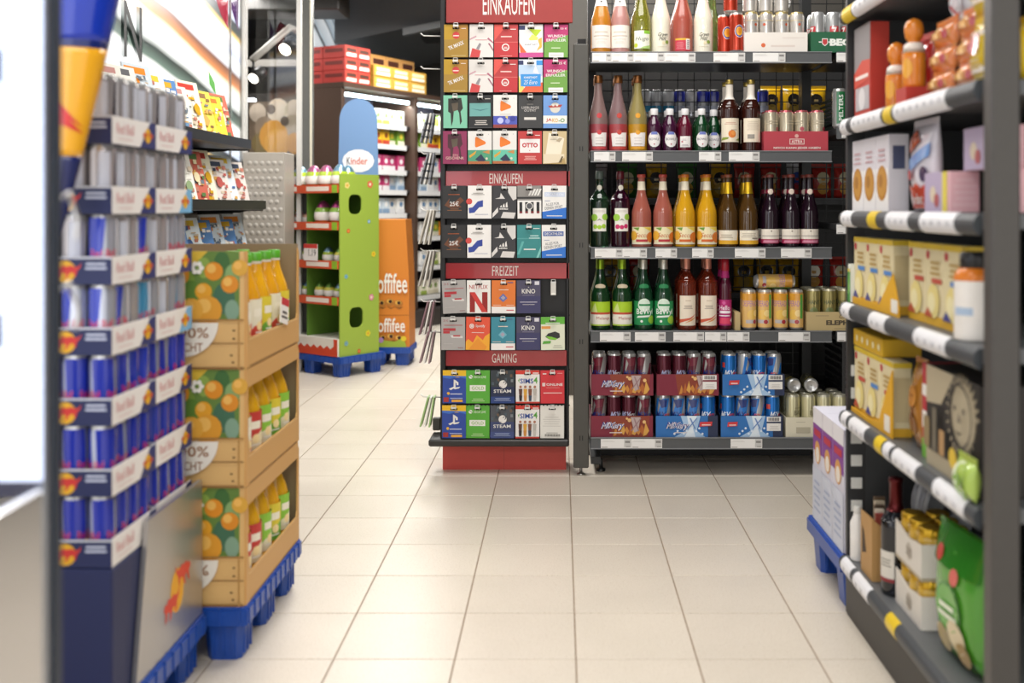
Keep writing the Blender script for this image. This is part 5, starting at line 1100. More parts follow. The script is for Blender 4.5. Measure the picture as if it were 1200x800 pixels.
# --- fourth shelf: cookie boxes, white and red bag, pink boxes
z = GZ[3] + .001
CK = pack(.106, .19, .05, '#dcd8de', lambda p: p.rect(0, 1, 0, .56, '#eeebea').circ(.5, .37, .42, '#b87f2c').circ(.5, .38, .34, '#c68f3a').circ(.42, .4, .16, '#a8722a').lines(.2, .8, .66, .86, 3, '#c9a2a8', t=.35), 'cookie_box', back=lambda p: p.rect(.2, .8, .55, .85, '#4a5170'))
for i in range(3): CK((FX, yat(999) - .109 * i, z), 0, f'white cookie box with round biscuit picture, {ORD[i]} from the far end of the shelf', 'cookie boxes', 'box')
KB = bag(.165, .2, .05, '#e6e1ea', '#d0402a', name='sweets_bag', art=lambda p: p.rect(-.08, .08, 0.008, .055, '#d2401f').poly([(-.08, .05), (-.06, .066), (-.03, .054), (.0, .066), (.03, .054), (.06, .066), (.08, .055)], '#d2401f').text('kinder', -.06, .03, .018, .042, '#f3ece8', .03).poly([(-.075, .16), (-.02, .19), (.02, .16), (-.04, .135)], '#b5502f').poly([(-.04, .12), (.07, .155), (.07, .125), (-.04, .09)], '#6f97d2').circ(-.055, .085, .014, '#c0394a').circ(.05, .085, .018, '#4a3a5c').circ(-.03, .085, .012, '#c0394a'))
KB((FX + .035, 2.447, z), -pi / 2, 'white and red sweets bag beside the cookie boxes', None, 'bag')
YBG = bag(.13, .2, .05, '#cfa922', '#8a6a20', '#e0c84e')
YBG((FX + .21, yat(1112), z), -pi / 2, 'yellow bag behind the pink box on the fourth snack shelf', None, 'bag')
PK = pack(.15, .085, .062, '#dfb0b6', lambda p: p.rect(0, .72, 0, 1, '#b8a9c4').rect(.72, .9, 0, 1, '#e0cf52').circ(.35, .45, .12, '#d9c9b0').circ(.5, .3, .1, '#b05a5c'), 'sweets_box', back=lambda p: p.lines(.1, .9, .15, .9, 5, '#e3bcc0', t=.5))
PK((FX + .0, yat(1084), z), 0, 'pink sweets box with yellow stripe at the front', None, 'box')
PK((FX + .035, yat(1110), z + .0865), 0, 'pink sweets box stacked on top of the other', None, 'box')
PK((FX + .07, yat(1118), z), 0, 'pink sweets box standing behind the stacked ones', None, 'box')
# --- fifth shelf: red grey pack, red bags, orange figures, candy bags, yellow packs
z = GZ[4] + .001
pack(.15, .245, .05, '#c03a2c', lambda p: p.rect(0, 1, .5, 1, '#8d8788').poly([(0, .5), (.5, .62), (1, .6), (1, .4), (0, .34)], '#cf4a36').rect(.1, .95, .08, .33, '#b5aeb0').circ(.5, .2, .2, '#d9d4d4').lines(.1, .9, .42, .5, 1, '#f0dcd4'), 'snack_box')((FX + .004, 2.935, z), 0, 'red and grey upright snack box at the far shelf end', None, 'box')
def figure_pack():
    o = MB(C('#df8428', 'gloss')).lathe(spl([(.021, 0), (.026, .007), (.027, .065), (.022, .09), (.0145, .101), (.014, .108), (.019, .115), (.022, .134), (.017, .152), (.003, .16)]), seg=20).build('candy_figure')
    MB(C('#efe6dc')).lathe([(.0155, .092), (.0238, .085), (.025, .08), (.022, .098), (.0155, .103)], seg=20, cap=False).build('collar', o)
    p = PR(kind='gloss'); p.circ(0, .043, .014, '#ecac44', .023); p.emit(MB(), onlathe(.027, 0, -pi * .8, seg=20), .001, step=.027 * 2 * pi / 20).build('belly_print', o)
    return o
FP = Proto(figure_pack)
RBG = bag(.115, .155, .04, '#c2322e', '#d8504a', '#e0863e', 'candy_bag')
for i, px in enumerate((1030, 1056)):
    RBG((FX + .055, yat(px), z), -pi / 2 + .1, f'red candy bag on the fifth snack shelf, {"beside the grey red box" if i == 0 else "behind the orange figures"}', 'red candy bags', 'bag')
FP((FX + .014, yat(1044), z + .001), 0, 'lower orange candy figure with white collar before the red bags', 'orange candy figures', 'candy')
tag(MB(C('#b33128')).box(FX - .02, FX + .05, yat(1066) - .036, yat(1066) + .036, z, z + .034).build('carton'), 'small red carton under the taller orange figure', 'carton')
FP((FX + .01, yat(1066), z + .0345), 0, 'orange candy figure standing raised on a small red carton', 'orange candy figures', 'candy')
OB = bag(.125, .05, .05, '#e0884a', '#c05a4a', '#ecb870', 'candy_bag', art=lambda p: p.rect(-.05, .055, .018, .032, '#e6a860').circ(-.035, .025, .012, '#b8484e').circ(.01, .028, .012, '#efc27a').circ(.042, .024, .01, '#b8484e'))
for r_ in range(3):
    for i in range(2): OB((FX + .03 + .004 * r_, yat(1090 + 31 * i), z + .053 * r_ + .001), -pi / 2, f'orange candy bag, {["lowest", "middle", "topmost"][r_]} of the {"far" if i == 0 else "near"} pile on the fifth snack shelf', 'orange candy bags', 'bag')
LW = bag(.13, .07, .04, '#d9dbe2', '#b8484f', '#e9e9ee', 'candy_bag'); LW((FX + .05, yat(1103), z + .162), -pi / 2, 'white candy bag lying on the orange bags', None, 'bag')
YP = bag(.1, .12, .045, '#dcbb24', '#f0e6d8', '#f3ead8', 'snack_pouch', art=lambda p: p.rect(-.04, .04, .02, .1, '#efe4d0').circ(0, .075, .022, '#d08a90').lines(-.03, .03, .03, .05, 2, '#d9c48a'))
for r_ in range(2): YP((FX + .02, yat(1143), z + .001 + .134 * r_), -pi / 2, f'yellow snack pouch beside the grey post, {"lower" if r_ == 0 else "upper"} one', 'yellow snack pouches', 'bag')
YP((FX + .1, yat(1134), z), -pi / 2, 'yellow snack pouch standing behind the orange bags', 'yellow snack pouches', 'bag')
# --- third shelf: tall cream and yellow packs, an orange capped bottle
z = GZ[2] + .001
def dpk(b): return lambda p: p.rect(0, 1, .0, .12, '#d9a82c').rect(0, 1, .93, 1, '#d8b92e').circ(.16, .86, .09, '#c03a44').lines(.3, .85, .62, .82, 3, '#b99a5a', t=.5).rect(.4, .95, .52, .58, b).circ(.5, .3, .34, '#e8d68a').circ(.4, .28, .2, '#f1e6b4').poly([(0, .1), (.5, .1), (.2, .22)], '#4a4a8c' if b == '#4f86c8' else '#c0583a')
PB, PC = [pack(.112, .18, .045, '#e0d2a8', dpk(b), 'snack_carton', back=lambda p: p.rect(0, 1, 0, .12, '#d9a82c').rect(.1, .9, .2, .8, '#cbb98c').rect(0, 1, .93, 1, '#d8b92e')) for b in ('#4f86c8', '#c2503e')]
yy = yat(1001)
for i in range(6):
    (PB if i in (0, 1, 2, 5) else PC)((FX + (.02 if i > 2 else 0), yy, z), 0, f'cream and yellow snack carton, {ORD[i]} from the far end of the third snack shelf', 'cream snack cartons', 'carton'); yy -= .1145 + (.055 if i == 2 else 0)
m = MB(C('#dfa822')).prism([(0, 0), (-.405, 0), (-.405, .02), (-.36, .10), (-.25, .018), (0, .018)], -.004, 0, 'x'); p = PR(); p.rect(.35, .4, .008, .04, '#e9e4d8'); p.emit(m, faceleft(0, 0, -.004), .0004)
tag(m.build('display_tray_front', None, (FX - .002, yat(1001) + .004, z)), 'yellow cut out tray front before the snack cartons, third shelf', 'tray front')
o = tag(MB(C('#eae5de', 'plastic')).lathe(spl([(.034, 0), (.037, .006), (.037, .115), (.03, .135), (.024, .14)]), seg=20).build('sauce_bottle', None, (FX - .008 + .02, yat(1141, FX + .012), z)), 'white bottle with orange shoulder and black cap', 'bottle')
MB(C('#d8791f', 'plastic')).lathe([(.0375, .117), (.0375, .125), (.031, .137), (.025, .142)], seg=20, cap=False).build('shoulder_band', o); MB(C('#1d1d1f', 'plastic')).lathe([(.024, .14), (.026, .142), (.026, .17), (.022, .173)], seg=20).build('cap', o)
p = PR(); p.rect(-.02, .02, .05, .065, '#a9bdd4'); p.emit(MB(), onlathe(.037, 0, -pi * .8, 20), .0006, step=.037 * 2 * pi / 20).build('label', o)
GRB = pack(.024, .105, .05, '#e4e6dc', lambda p: p.rect(0, 1, 0, .8, '#4f9a44').poly([(0, .2), (.5, .8), (.8, .3)], '#8cc46a').rect(0, 1, .8, .88, '#d9c45a'), 'paper_carrier')
GRB((FX - .012, 2.942, GZ[2] + .001), 0, 'small green and white carton at the far end of the third snack shelf', None, 'carton')
# --- second shelf: yellow tray of cartons, brown bag, red carton, black gift box with sun face
z = GZ[1] + .001
yy = GY1 - .012
for i in range(3):
    (PC if i % 2 == 0 else PB)((FX + .004, yy, z), 0, f'cream and yellow snack carton, {ORD[i]} from the far end of the second snack shelf', 'cream snack cartons', 'carton'); yy -= .1145
m = MB(C('#dfa822')).prism([(0, 0), (-.36, 0), (-.36, .165), (-.25, .02), (-.17, .012), (0, .012)], -.004, 0, 'x'); p = PR(); p.rect(.3, .345, .01, .05, '#e9e4d8'); p.emit(m, faceleft(0, 0, -.004), .0004)
tag(m.build('display_tray_front', None, (FX - .001, GY1 - .01, z)), 'yellow cut out tray front on the second snack shelf', 'tray front')
m = MB(C('#d6aa1e')).box(0, .1, -.26, 0, 0, .045, b=.002); p = PR(); [p.circ(.035 + .05 * k, .022, .009, '#efe6b8') for k in range(5)]; p.emit(m, faceleft(0, 0, 0), .0005)
tag(m.build('yellow_lid_tray', None, (FX + .002, GY1 - .008, z + .1815)), 'yellow cardboard tray lying on the cream cartons', 'tray')
BRB = bag(.085, .2, .05, '#a8702a', '#c2863a', '#8f5a20', 'paper_bag'); BRB((FX + .03, yat(1066), z), -pi / 2, 'brown paper snack bag beside the yellow tray', None, 'bag')
RC = pack(.045, .21, .1, '#b8303a', lambda p: p.rect(0, 1, .0, .2, '#6fae3c').rect(.1, .9, .32, .5, '#efe9e2').rect(.1, .9, .66, .78, '#efe9e2'), 'snack_carton'); RC((FX + .01, yat(1075.5), z), 0, 'tall red and white carton beside the black gift box', None, 'carton')
def sunbox(p):
    p.rect(0, 1, 0, 1, '#2c2926').poly([(0, .62), (.3, .66), (.55, 1), (0, 1)], '#b5a88c').rect(0, 1, 0, .16, '#b3a78c').circ(.72, .66, .22, '#b3a78c')
    for k in range(26): a = 2 * pi * k / 26; p.poly([(.72 + .225 * cos(a), .66 + .225 * sin(a) * p.su / p.sv), (.72 + .29 * cos(a + .08), .66 + .29 * sin(a + .08) * p.su / p.sv), (.72 + .225 * cos(a + .16), .66 + .225 * sin(a + .16) * p.su / p.sv)], '#b3a78c')
    p.ring(.72, .66, .22, .02, '#3d3833').circ(.64, .72, .02, '#3d3833').circ(.8, .72, .02, '#3d3833').poly([(.72, .7), (.69, .6), (.76, .6)], '#6b6355').poly([(.65, .52), (.72, .48), (.79, .52), (.72, .51)], '#3d3833')
    p.rect(.04, .16, .2, .5, '#8d7a54').rect(.22, .3, .2, .62, '#6f6858').rect(.36, .46, .2, .44, '#b08a5c').circ(.62, .24, .07, '#d9b83a').circ(.82, .24, .08, '#c98a3c')
SX = pack(.3, .215, .12, '#2c2926', sunbox, 'gift_box'); SX((FX, yat(1086), z), 0, 'black and beige gift box with a sun face', None, 'box')
LB = bag(.09, .07, .04, '#a9c45a', '#e6ecd0', '#7fb23a', 'salad_bag'); LB((FX - .022, 2.05, z + .002), -pi / 2, 'pale green bag in front of the sun face box', None, 'bag')
# --- lowest shelf: wire spool, gift carton, wine bottle, jars in white cartons, green bag
z = GZ[0] + .001
sp = tag(empty('plastic_lid_bundle', (FX + .205, 2.84, z + .172)), 'grey translucent round lids standing on edge', 'lids')
for k in range(4):
    m = MB(C('#8d9096' if k % 2 else '#a9acb0', 'gloss')); m.T = Matrix.Rotation(R(90), 4, 'X') @ Matrix.Rotation(0, 4, 'Z')
    m.lathe([(.02, 0), (.085, 0), (.09, .006), (.09, .02), (.084, .02), (.08, .008), (.02, .008)], seg=24, cap=False); m.T = None
    m.build('lid', sp, (0, -.05 + .03 * k, 0), (0, 0, R(25)))
m = MB(C('#4a4d52', 'plastic')).box(-.09, .1, -.09, .09, -.17, -.06, b=.004); m.build('holder', sp)
gc = tag(empty('gift_carton', (FX - .008, 2.83, z)), 'brown cardboard carrier with bread sticks and striped tops', 'carton')
MB(C('#b98f58')).prism([(0, 0), (.11, 0), (.11, .15), (.055, .115), (0, .16)], -.10, 0, 'y').build('carrier', gc)
MB(C('#3a2a1c')).prism([(-.05, .06), (-.03, .11), (-.015, .12), (-.015, .05)], -.0008, .0, 'x').build('window_cutout', gc)
for k in range(5):
    m = MB(C(['#8a3a30', '#d9cdbb', '#4a3a2c', '#c2b49c', '#5d4a36'][k])).box(.014 + .004 * k, .034 + .006 * k, -.09 + .017 * k, -.078 + .017 * k, .01, .17 + .006 * k); m.build('stick', gc)
o = tag(MB(C('#e8e6e2', 'plastic')).lathe([(.018, 0), (.02, .004), (.02, .10), (.012, .118), (.01, .13)], seg=16).build('small_bottle', None, (FX + .004, 2.905, z)), 'small white bottle beside the brown carrier', 'bottle')
MB(C('#d0cec8', 'plastic')).lathe([(.011, .125), (.011, .142), (.008, .145)], seg=12).build('cap', o)
wb = bottle('wine', .285, .036, '#14161c', 'gloss', l_plain(.024, .075, '#d9d4ca', [('l', -.7, .7, .5, .8, 3, '#8f8a80'), ('r', -1, 1, 0, .12, '#8a2a30')]), (.12, 0), foil=('#5a1a1c', .72, 1.0))
wb((FX + .03, 2.655, z), -pi / 2 + .5, 'dark wine bottle with burgundy foil on the lowest snack shelf', None, 'bottle')
def jar_carton():
    w, d, h = .185, .12, .075
    o = MB(C('#dcd6cc')).prism([(0, 0), (-w, 0), (-w, h), (-w * .5, h * .86), (0, h * 1.1)], 0, .003, 'x').build('jar_carton')
    MB(C('#dcd6cc')).box(.003, d, -w, -w + .003, 0, h).build('end_wall', o); MB(C('#dcd6cc')).box(.003, d, -.003, 0, 0, h).build('end_wall', o); MB(C('#cfc8bc')).box(.003, d, -w + .003, -.003, 0, .003).build('bottom', o)
    p = PR(); p.circ(.1, .035, .02, '#b9b0a2').lines(.08, .12, .024, .046, 3, '#8d8478'); p.emit(MB(), faceleft(0, 0, 0), .0005).build('print', o); return o
JC = Proto(jar_carton)
def jar():
    o = MB(C('#c9a23a', 'gloss')).lathe(spl([(.025, 0), (.028, .004), (.028, .075), (.024, .085)]), seg=18).build('jar'); MB(C('#e4dccb')).lathe([(.0285, .02), (.0285, .06)], seg=18, cap=False).build('label', o)
    MB(C('#c9a02c', 'foil')).lathe([(.027, .085), (.0275, .087), (.0275, .102), (.024, .104)], seg=18).build('lid', o); return o
JR = Proto(jar)
for t_ in range(2):
    zz = z + .118 * t_ + .0; x0 = FX + .012; y0 = 2.60
    if t_: tag(MB(C('#b7a98e')).box(x0, x0 + .12, y0 - .185, y0, zz - .008, zz - .001).build('cardboard_sheet'), 'thin cardboard sheet between the two jar cartons', 'cardboard')
    JC((x0, y0, zz), 0, f'{"lower" if t_ == 0 else "upper"} white carton of jars beside the wine bottle', 'jar cartons', 'carton')
    for i in range(3):
        for q in range(2): JR((x0 + .032 + .058 * q, y0 - .032 - .06 * i, zz + .0035), wv(.5), f'yellow lidded jar, {ORD[i]} from the wine bottle in the {"lower" if t_ == 0 else "upper"} carton, {"front" if q == 0 else "rear"} row', 'jars in cartons', 'jar')
GBG = bag(.23, .27, .08, '#4f9a2c', '#d9c48a', name='chips_bag', art=lambda p: p.rect(-.1, .1, .2, .28, '#2f7a24').circ(-.06, .22, .018, '#d2544a').circ(.02, .19, .018, '#d2544a').circ(.0, .12, .055, '#3a8a2a').circ(.0, .12, .049, '#5aa638').lines(-.04, .04, .1, .14, 2, '#e4ecd4').circ(.03, .07, .035, '#d6c59a').circ(-.03, .05, .03, '#c9b27c').circ(.05, .04, .025, '#b99a60'))
GBG((FX + .045, 2.235, z), -pi / 2 + .1, 'bright green chips bag on the lowest snack shelf', None, 'bag')
# --- pallet of detergent boxes beyond the snack shelves
dt = pack(.118, .345, .2, '#d8d6e2', lambda p: p.rect(0, 1, .62, 1, '#8a4a9a').rect(0, 1, .86, 1, '#e9e6ea').circ(.5, .62, .3, '#d9a05a').circ(.5, .6, .2, '#efe6da').lines(.15, .85, .76, .88, 1, '#c0394a').rect(0, 1, 0, .48, '#cfd4e2').lines(.15, .85, .1, .4, 5, '#a9b3cc', t=.35), 'detergent_box')
for i in range(3): dt((.79, 3.345 - .121 * i, .152), 0, f'white and purple detergent box, {ORD[i]} from the far end of its pallet', 'detergent boxes', 'box')
pallet('plastic_pallet', .3, .40, (1.08, 2.972, 0), 0, 'blue plastic pallet under the detergent boxes', .15)
# ================================================================== MAGAZINE SHELVES along the side wall
ms = tag(empty('magazine_shelf_unit', (-2.0, 5.6, 0)), 'black tiered magazine shelves on the side wall', 'shelf unit')
BK = C('#262525', 'paint')
def ledge(z, y0, y1, xf):
    m = MB(BK).prism([(-2.08 + 2.0, z - .02), (xf + 2.0 - .03, z - .035), (xf + 2.0, z - .03), (xf + 2.0, z + .02), (xf + 2.0 - .012, z + .02), (xf + 2.0 - .015, z - .01), (-2.08 + 2.0, z + .0)], y0 - 5.6, y1 - 5.6, 'y'); m.build('ledge', ms)
    for y in (y0 + .3, y1 - .12): MB(BK).prism([(-.08, z - .03), (xf + 1.94, z - .036), (xf + 1.88, z - .05), (-.08, z - .06)], y - 5.6, y - 5.6 + .02, 'y').build('bracket', ms)
    MB(C('#3c3b3a', 'paint')).box(-.08, xf + 2.0 - .02, y1 - 5.6, y1 - 5.6 + .012, z - .04, z + .005).build('end_cap', ms)
ledge(1.475, 3.9, 6.05, -1.75); ledge(1.135, 3.9, 6.25, -1.72); ledge(.80, 3.9, 6.2, -1.7)
MB(C('#1f1e1e', 'paint')).box(-.09, -.082, 3.9 - 5.6, .62, .3, 1.46).build('rear_panel', ms)
MAGC = [('#e4e0d6', '#6f8fae', '#b98a84'), ('#e9e6dc', '#8fa27a', '#6a6a6c'), ('#dce6ea', '#4d6a9c', '#e0c04a'), ('#e9e3c8', '#c99a2c', '#b8443a'), ('#ecd94a', '#cfb53a', '#c8763c'), ('#e2d25a', '#d9a25a', '#8a6a4a'), ('#c46a5a', '#e6d8b0', '#5d7a4c'), ('#c9d4dc', '#5a6a7c', '#d98a3a'), ('#d9cfc8', '#b05a54', '#4c5464'), ('#5f86b8', '#e9e4dc', '#c9a23a')]
def mag(c1, c2, c3, w, h):
    def mk():
        m = MB(C('#e4e0d8')).box(-.006, 0, 0, w, 0, h); m.box(0, .0012, 0, w, 0, h, C(c1, 'gloss')); o = m.build('magazine')
        p = PR(w, h, 'gloss'); p.rect(.01, .99, .01, .99, c1).rect(.05, .8, .84, .95, c3)
        for q in range(26): a, b = random.uniform(.04, .8), random.uniform(.04, .78); p.rect(a, a + random.uniform(.06, .2), b, b + random.uniform(.02, .1), random.choice([c2, c3, c2, '#e9e4da', '#c9b9a4', '#6f7a84', '#d0a05a', '#b87a6a']))
        p.circ(random.uniform(.3, .7), random.uniform(.3, .55), .14, c2)
        p.emit(MB(), faceright(0, 0, .0012), .0006, .0003).build('cover_print', o); return o
    return Proto(mk)
MG = [mag(a, b, c, .19 + .012 * (i % 3), .24 + .014 * (i % 4)) for i, (a, b, c) in enumerate(MAGC)]
MD = ['white magazine with blue picture', 'white magazine with green picture', 'pale blue magazine', 'cream magazine with ochre picture', 'bright yellow magazine', 'yellow magazine with orange picture', 'dull red magazine', 'pale grey magazine', 'pale magazine with red picture', 'blue magazine with pale picture']
random.seed(9)
for z, x, seq, nm_, y0, dy in ((1.475, -1.85, [0, 1, 7, 2, 9, 0, 3, 5, 4, 6], 'top', 4.32, .163), (1.135, -1.825, [1, 7, 3, 1, 6, 3, 8, 2, 8], 'middle', 4.6, .165), (.80, -1.80, [9, 2, 9, 7, 9, 7], 'low', 4.95, .19)):
    for i, k in enumerate(seq):
        MG[k]((x - .01 * (i % 2), y0 + dy * i, z + .004), label=f'{MD[k]}, {ORD[i]} along the {nm_} magazine ledge', group='magazines on the ledges', cat='magazine', rot=(0, R(-14), R(-13)))
for i, k in enumerate((0, 1, 9, 4, 5)):                       # second rank leaning behind on the middle ledge
    MG[k]((-1.90, 4.85 + .26 * i, 1.14), label=f'{MD[k]} leaning behind the others on the middle ledge, {ORD[i]} along', group='magazines on the ledges', cat='magazine', rot=(0, R(-14), R(-8)))
# embossed metal box at the end of the magazine shelves
mp = tag(empty('embossed_metal_stand', (-1.9, 6.9, 0)), 'dimpled silver metal stand beyond the magazine shelves', 'stand')
MB(C('#a39c92', 'paint')).box(-.15, .12, 0, .25, 0, 1.47, b=.004).build('stand_body', mp)
m = MB(C('#a8a299', 'paint')); dm = [(.016 * cos(a) * s_, 0, .016 * sin(a) * s_) for s_ in (1, .6) for a in [2 * pi * k / 8 for k in range(8)]]
for i in range(7):
    for j in range(28):
        x = -.13 + .04 * i + (.024 if j % 2 else 0); zz = .05 + .05 * j
        if x < .105: m.add([(x + a, -.0005 - (.004 if q > 7 else 0), zz + c) for q, (a, b, c) in enumerate(dm)], [(k, (k + 1) % 8, 8 + (k + 1) % 8, 8 + k) for k in range(8)] + [tuple(range(8, 16))], smooth=True)
d = m.build('dimples', mp); d['kind'] = 'stuff'
# glass partition, grey column, produce picture, spot lights on a track
gp = tag(empty('glass_partition', (-2.06, 7.3, 0)), 'tall framed glass partition in front of the produce department', 'partition')
xa, xb = PX(283, 7.3) + 2.06, PX(351, 7.3) + 2.06
MB(C('#c9c7c2', 'paint')).box(xb - .016, xb + .014, -.02, .02, 0, 3.25).build('frame_post', gp); MB(C('#c9c7c2', 'paint')).box(xa - .02, xa + .005, -.02, .02, 0, 3.25).build('frame_post', gp)
MB(C('#ffffff', 'pane')).box(xa + .005, xb - .016, -.003, .003, .0, 3.25).build('glass_pane', gp)
co = MB(C('#5f5f5c', 'paint')).box(PX(352.5, 7.5), PX(367, 7.5), 7.42, 7.52, 0, 3.25).build('column'); struct(co, 'slim dark grey column beside the glass partition', 'column'); MB(C('#d9d2bf', 'paint')).box(PX(366.5, 7.5), PX(368.5, 7.5), 7.41, 7.43, 0, 3.25).build('edge_strip', co)
Y = 10.2; m = MB(C('#6d5b48')).box(PX(292, Y), PX(352, Y), Y, Y + .03, PZ(184, Y), PZ(119, Y)); p = PR()
for a, b, r, c in ((302, 132, 10, '#c9b8a4'), (326, 130, 13, '#dccdb8'), (345, 128, 10, '#cdbca6'), (310, 150, 12, '#8f7a64'), (343, 148, 12, '#b5a48c'), (306, 168, 11, '#7d6a3c'), (321, 160, 17, '#d99a34'), (325, 168, 15, '#e0a544'), (346, 168, 11, '#d89a3c'), (318, 128, 5, '#5d4a3c'), (334, 142, 5, '#54422f')): p.circ(PX(a, Y), PZ(b, Y), r / F * Y, c, r * 1.15 / F * Y)
p.emit(m, front(0, 0, Y), .001, .001); tag(m.build('produce_picture'), 'large wall picture of mushrooms and yellow mangoes', 'picture')
tr = tag(empty('spotlight_track', (-2.6, 9.2, 0)), 'grey ceiling track carrying spot lights', 'light track')
MB(C('#a9a69f', 'paint')).tube([(PX(296, 8.6) + 2.6, -.6, PZ(70, 8.6)), (PX(340, 9.0) + 2.6, -.2, PZ(32, 9.0)), (PX(352, 9.2) + 2.6, 0.0, PZ(38, 9.2))], .03, seg=8).build('track_rail', tr)
MB(C('#8d8a84', 'paint')).box(PX(285, 9.6) + 2.6, PX(352, 9.6) + 2.6, .38, .42, PZ(78, 9.6), PZ(70, 9.6)).build('cross_rail', tr)
for k, (px, py, Yd, s_) in enumerate(((334, 58, 8.945, 1.0), (297, 92, 8.615, .8))):
    sp = tag(empty('spotlight', (PX(px, Yd), Yd, PZ(py, Yd))), f'black {"larger upper" if k == 0 else "smaller lower"} spot light with glowing white face hanging from the track', 'spot light', 'track spot lights')
    T = Vector((.35, .75, .6)).to_track_quat('Z', 'Y').to_matrix().to_4x4()
    m = MB(C('#1d1d1e', 'paint')); m.T = T; m.lathe([(.045 * s_, .13), (.062 * s_, .125), (.065 * s_, 0), (.06 * s_, .004)], seg=18); m.build('housing', sp)
    m = MB(C('#fff6e6', 'plastic', 6)); m.T = T; m.lathe([(.052 * s_, -.004), (.052 * s_, .002)], seg=18); m.build('lamp_face', sp)
    MB(C('#1d1d1e', 'paint')).tube([(0, 0, .03), (0, 0, .155)], .01, seg=6).build('stem', sp)
fl = tag(MB(C('#f4fbff', 'plastic', 4)).box(-.09, .09, -.04, .04, -.012, .012, b=.006).build('ceiling_lamp', None, (PX(288, 10), 10.0, PZ(117, 10))), 'small white strip lamp glowing behind the glass partition', 'lamp')

# ================================================================== EGG DISPLAY on a pallet
EGX, EGY, EGA = -1.446, 7.0, R(-37.7)
ed = tag(empty('egg_display_stand', (EGX, EGY, 0), EGA), 'green cardboard stand with shelves of wrapped chocolate eggs', 'display stand')
EW2, EDp = .68, .34
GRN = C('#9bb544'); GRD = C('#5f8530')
def rr(cx, cz, w, h, r, n=4): return [(cx + sx * (w / 2 - r) + r * cos(a), cz + sz * (h / 2 - r) + r * sin(a)) for (sx, sz, a0) in ((1, 1, 0), (-1, 1, pi / 2), (-1, -1, pi), (1, -1, 1.5 * pi)) for a in [a0 + pi / 2 * k / n for k in range(n + 1)]]
sidep = MB(GRN).prism([[(0, .135), (EDp, .135), (EDp, 1.335), (0, 1.335)], rr(.13, 1.135, .115, .13, .04)[::-1], rr(.14, .385, .12, .135, .04)[::-1]], -.005, .005, 'x')
p = PR()
def flower(u, v, s_, c1, c2): [p.circ(u + .55 * s_ * cos(a), v + .55 * s_ * sin(a), s_ * .5, c1, n=8) for a in [2 * pi * k / 5 for k in range(5)]]; p.circ(u, v, s_ * .4, c2, n=8)
for u, v, s_, a, b in ((.06, 1.26, .022, '#e2cf7a', '#d9a23a'), (.26, 1.27, .026, '#d9704a', '#efe0c4'), (.07, .96, .015, '#d2582e', '#e9b04a'), (.25, 1.02, .013, '#6f9fc0', '#d9e4ea'), (.29, .80, .02, '#e0c82e', '#d99a2a'), (.05, .66, .016, '#7fb0a8', '#4f86c0'), (.27, .51, .022, '#d98a9a', '#e9dfc4'), (.24, .27, .022, '#dcd02e', '#d9a23a'), (.05, .22, .018, '#7fa8a0', '#5f90b8'), (.16, .16, .014, '#d2582e', '#e9b04a')): flower(u, v, s_, a, b)
p.emit(sidep, faceright(0, 0, .005), .0005, .00005); sidep.build('side_panel', ed)
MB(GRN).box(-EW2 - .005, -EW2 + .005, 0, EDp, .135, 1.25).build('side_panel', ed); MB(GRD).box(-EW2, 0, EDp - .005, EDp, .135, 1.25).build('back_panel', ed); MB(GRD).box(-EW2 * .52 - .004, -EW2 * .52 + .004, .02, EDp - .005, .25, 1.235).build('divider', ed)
EZ = [1.235, .99, .735, .497]
for z in EZ:
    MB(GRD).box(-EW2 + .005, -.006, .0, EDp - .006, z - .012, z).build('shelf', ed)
    m = MB(C('#d2522c')).box(-EW2 - .01, -.006, -.014, -.004, z - .025, z + .028)
    p = PR(); [p.rect(-EW2 + .03 + .33 * k, -EW2 + .26 + .33 * k, z - .012, z + .018, '#ecdcd0') for k in range(2)]; p.rect(-.06, -.008, z - .024, z + .027, '#8db52c'); p.emit(m, front(0, 0, -.014), .0005); m.build('shelf_front', ed)
m = MB(C('#e6dfd4')).box(-EW2 + .005, -.006, -.012, EDp, .137, .25)
p = PR(); w = EW2; p.poly([(-w, .135), (-.01, .135), (-.01, .19)] + [(-.01 - (w - .01) * k / 20, .185 + (.018 if k % 2 else -.004)) for k in range(1, 20)] + [(-w, .19)], '#cf4526'); p.rect(-.045, -.008, .137, .25, '#cf4526'); p.emit(m, front(0, 0, -.012), .0006); m.build('base_tray', ed)
pallet('plastic_pallet', EW2 + .02, EDp + .05, (EGX + .012, EGY - .02, 0), EGA, 'blue plastic pallet under the egg display', .135)
def egg(h, top, mid):
    def mk():
        pr = spl([(.004, 0), (h * .2, h * .03), (h * .34, h * .2), (h * .375, h * .4), (h * .33, h * .62), (h * .2, h * .86), (h * .1, h * .965), (.002, h)])
        o = MB(C('#e9e3de', 'gloss')).lathe(pr, seg=16).build('chocolate_egg')
        MB(C('#d2582e', 'gloss')).lathe(pslice(pr, .03 * h, .22 * h, .0006), seg=16, cap=False).build('lower_wrap', o); MB(C(mid, 'gloss')).lathe(pslice(pr, .55 * h, .72 * h, .0006), seg=16, cap=False).build('middle_wrap', o); MB(C(top, 'foil')).lathe(pslice(pr, .72 * h, .995 * h, .0008), seg=16, cap=False).build('upper_wrap', o)
        return o
    return Proto(mk)
EG = {k: egg(h, t, m_) for k, h, t, m_ in (('bb', .165, '#8ab4cc', '#a8c03a'), ('bp', .165, '#cf7aa0', '#a8c03a'), ('lp', .17, '#b04a8a', '#7fa83a'), ('sr', .105, '#8a3550', '#cfa08a'), ('sg', .115, '#6f9a4a', '#c9c24a'), ('sb', .115, '#6f90a8', '#9ab03a'))}
def ep(x, y): return (EGX + x * cos(EGA) - y * sin(EGA), EGY + x * sin(EGA) + y * cos(EGA))
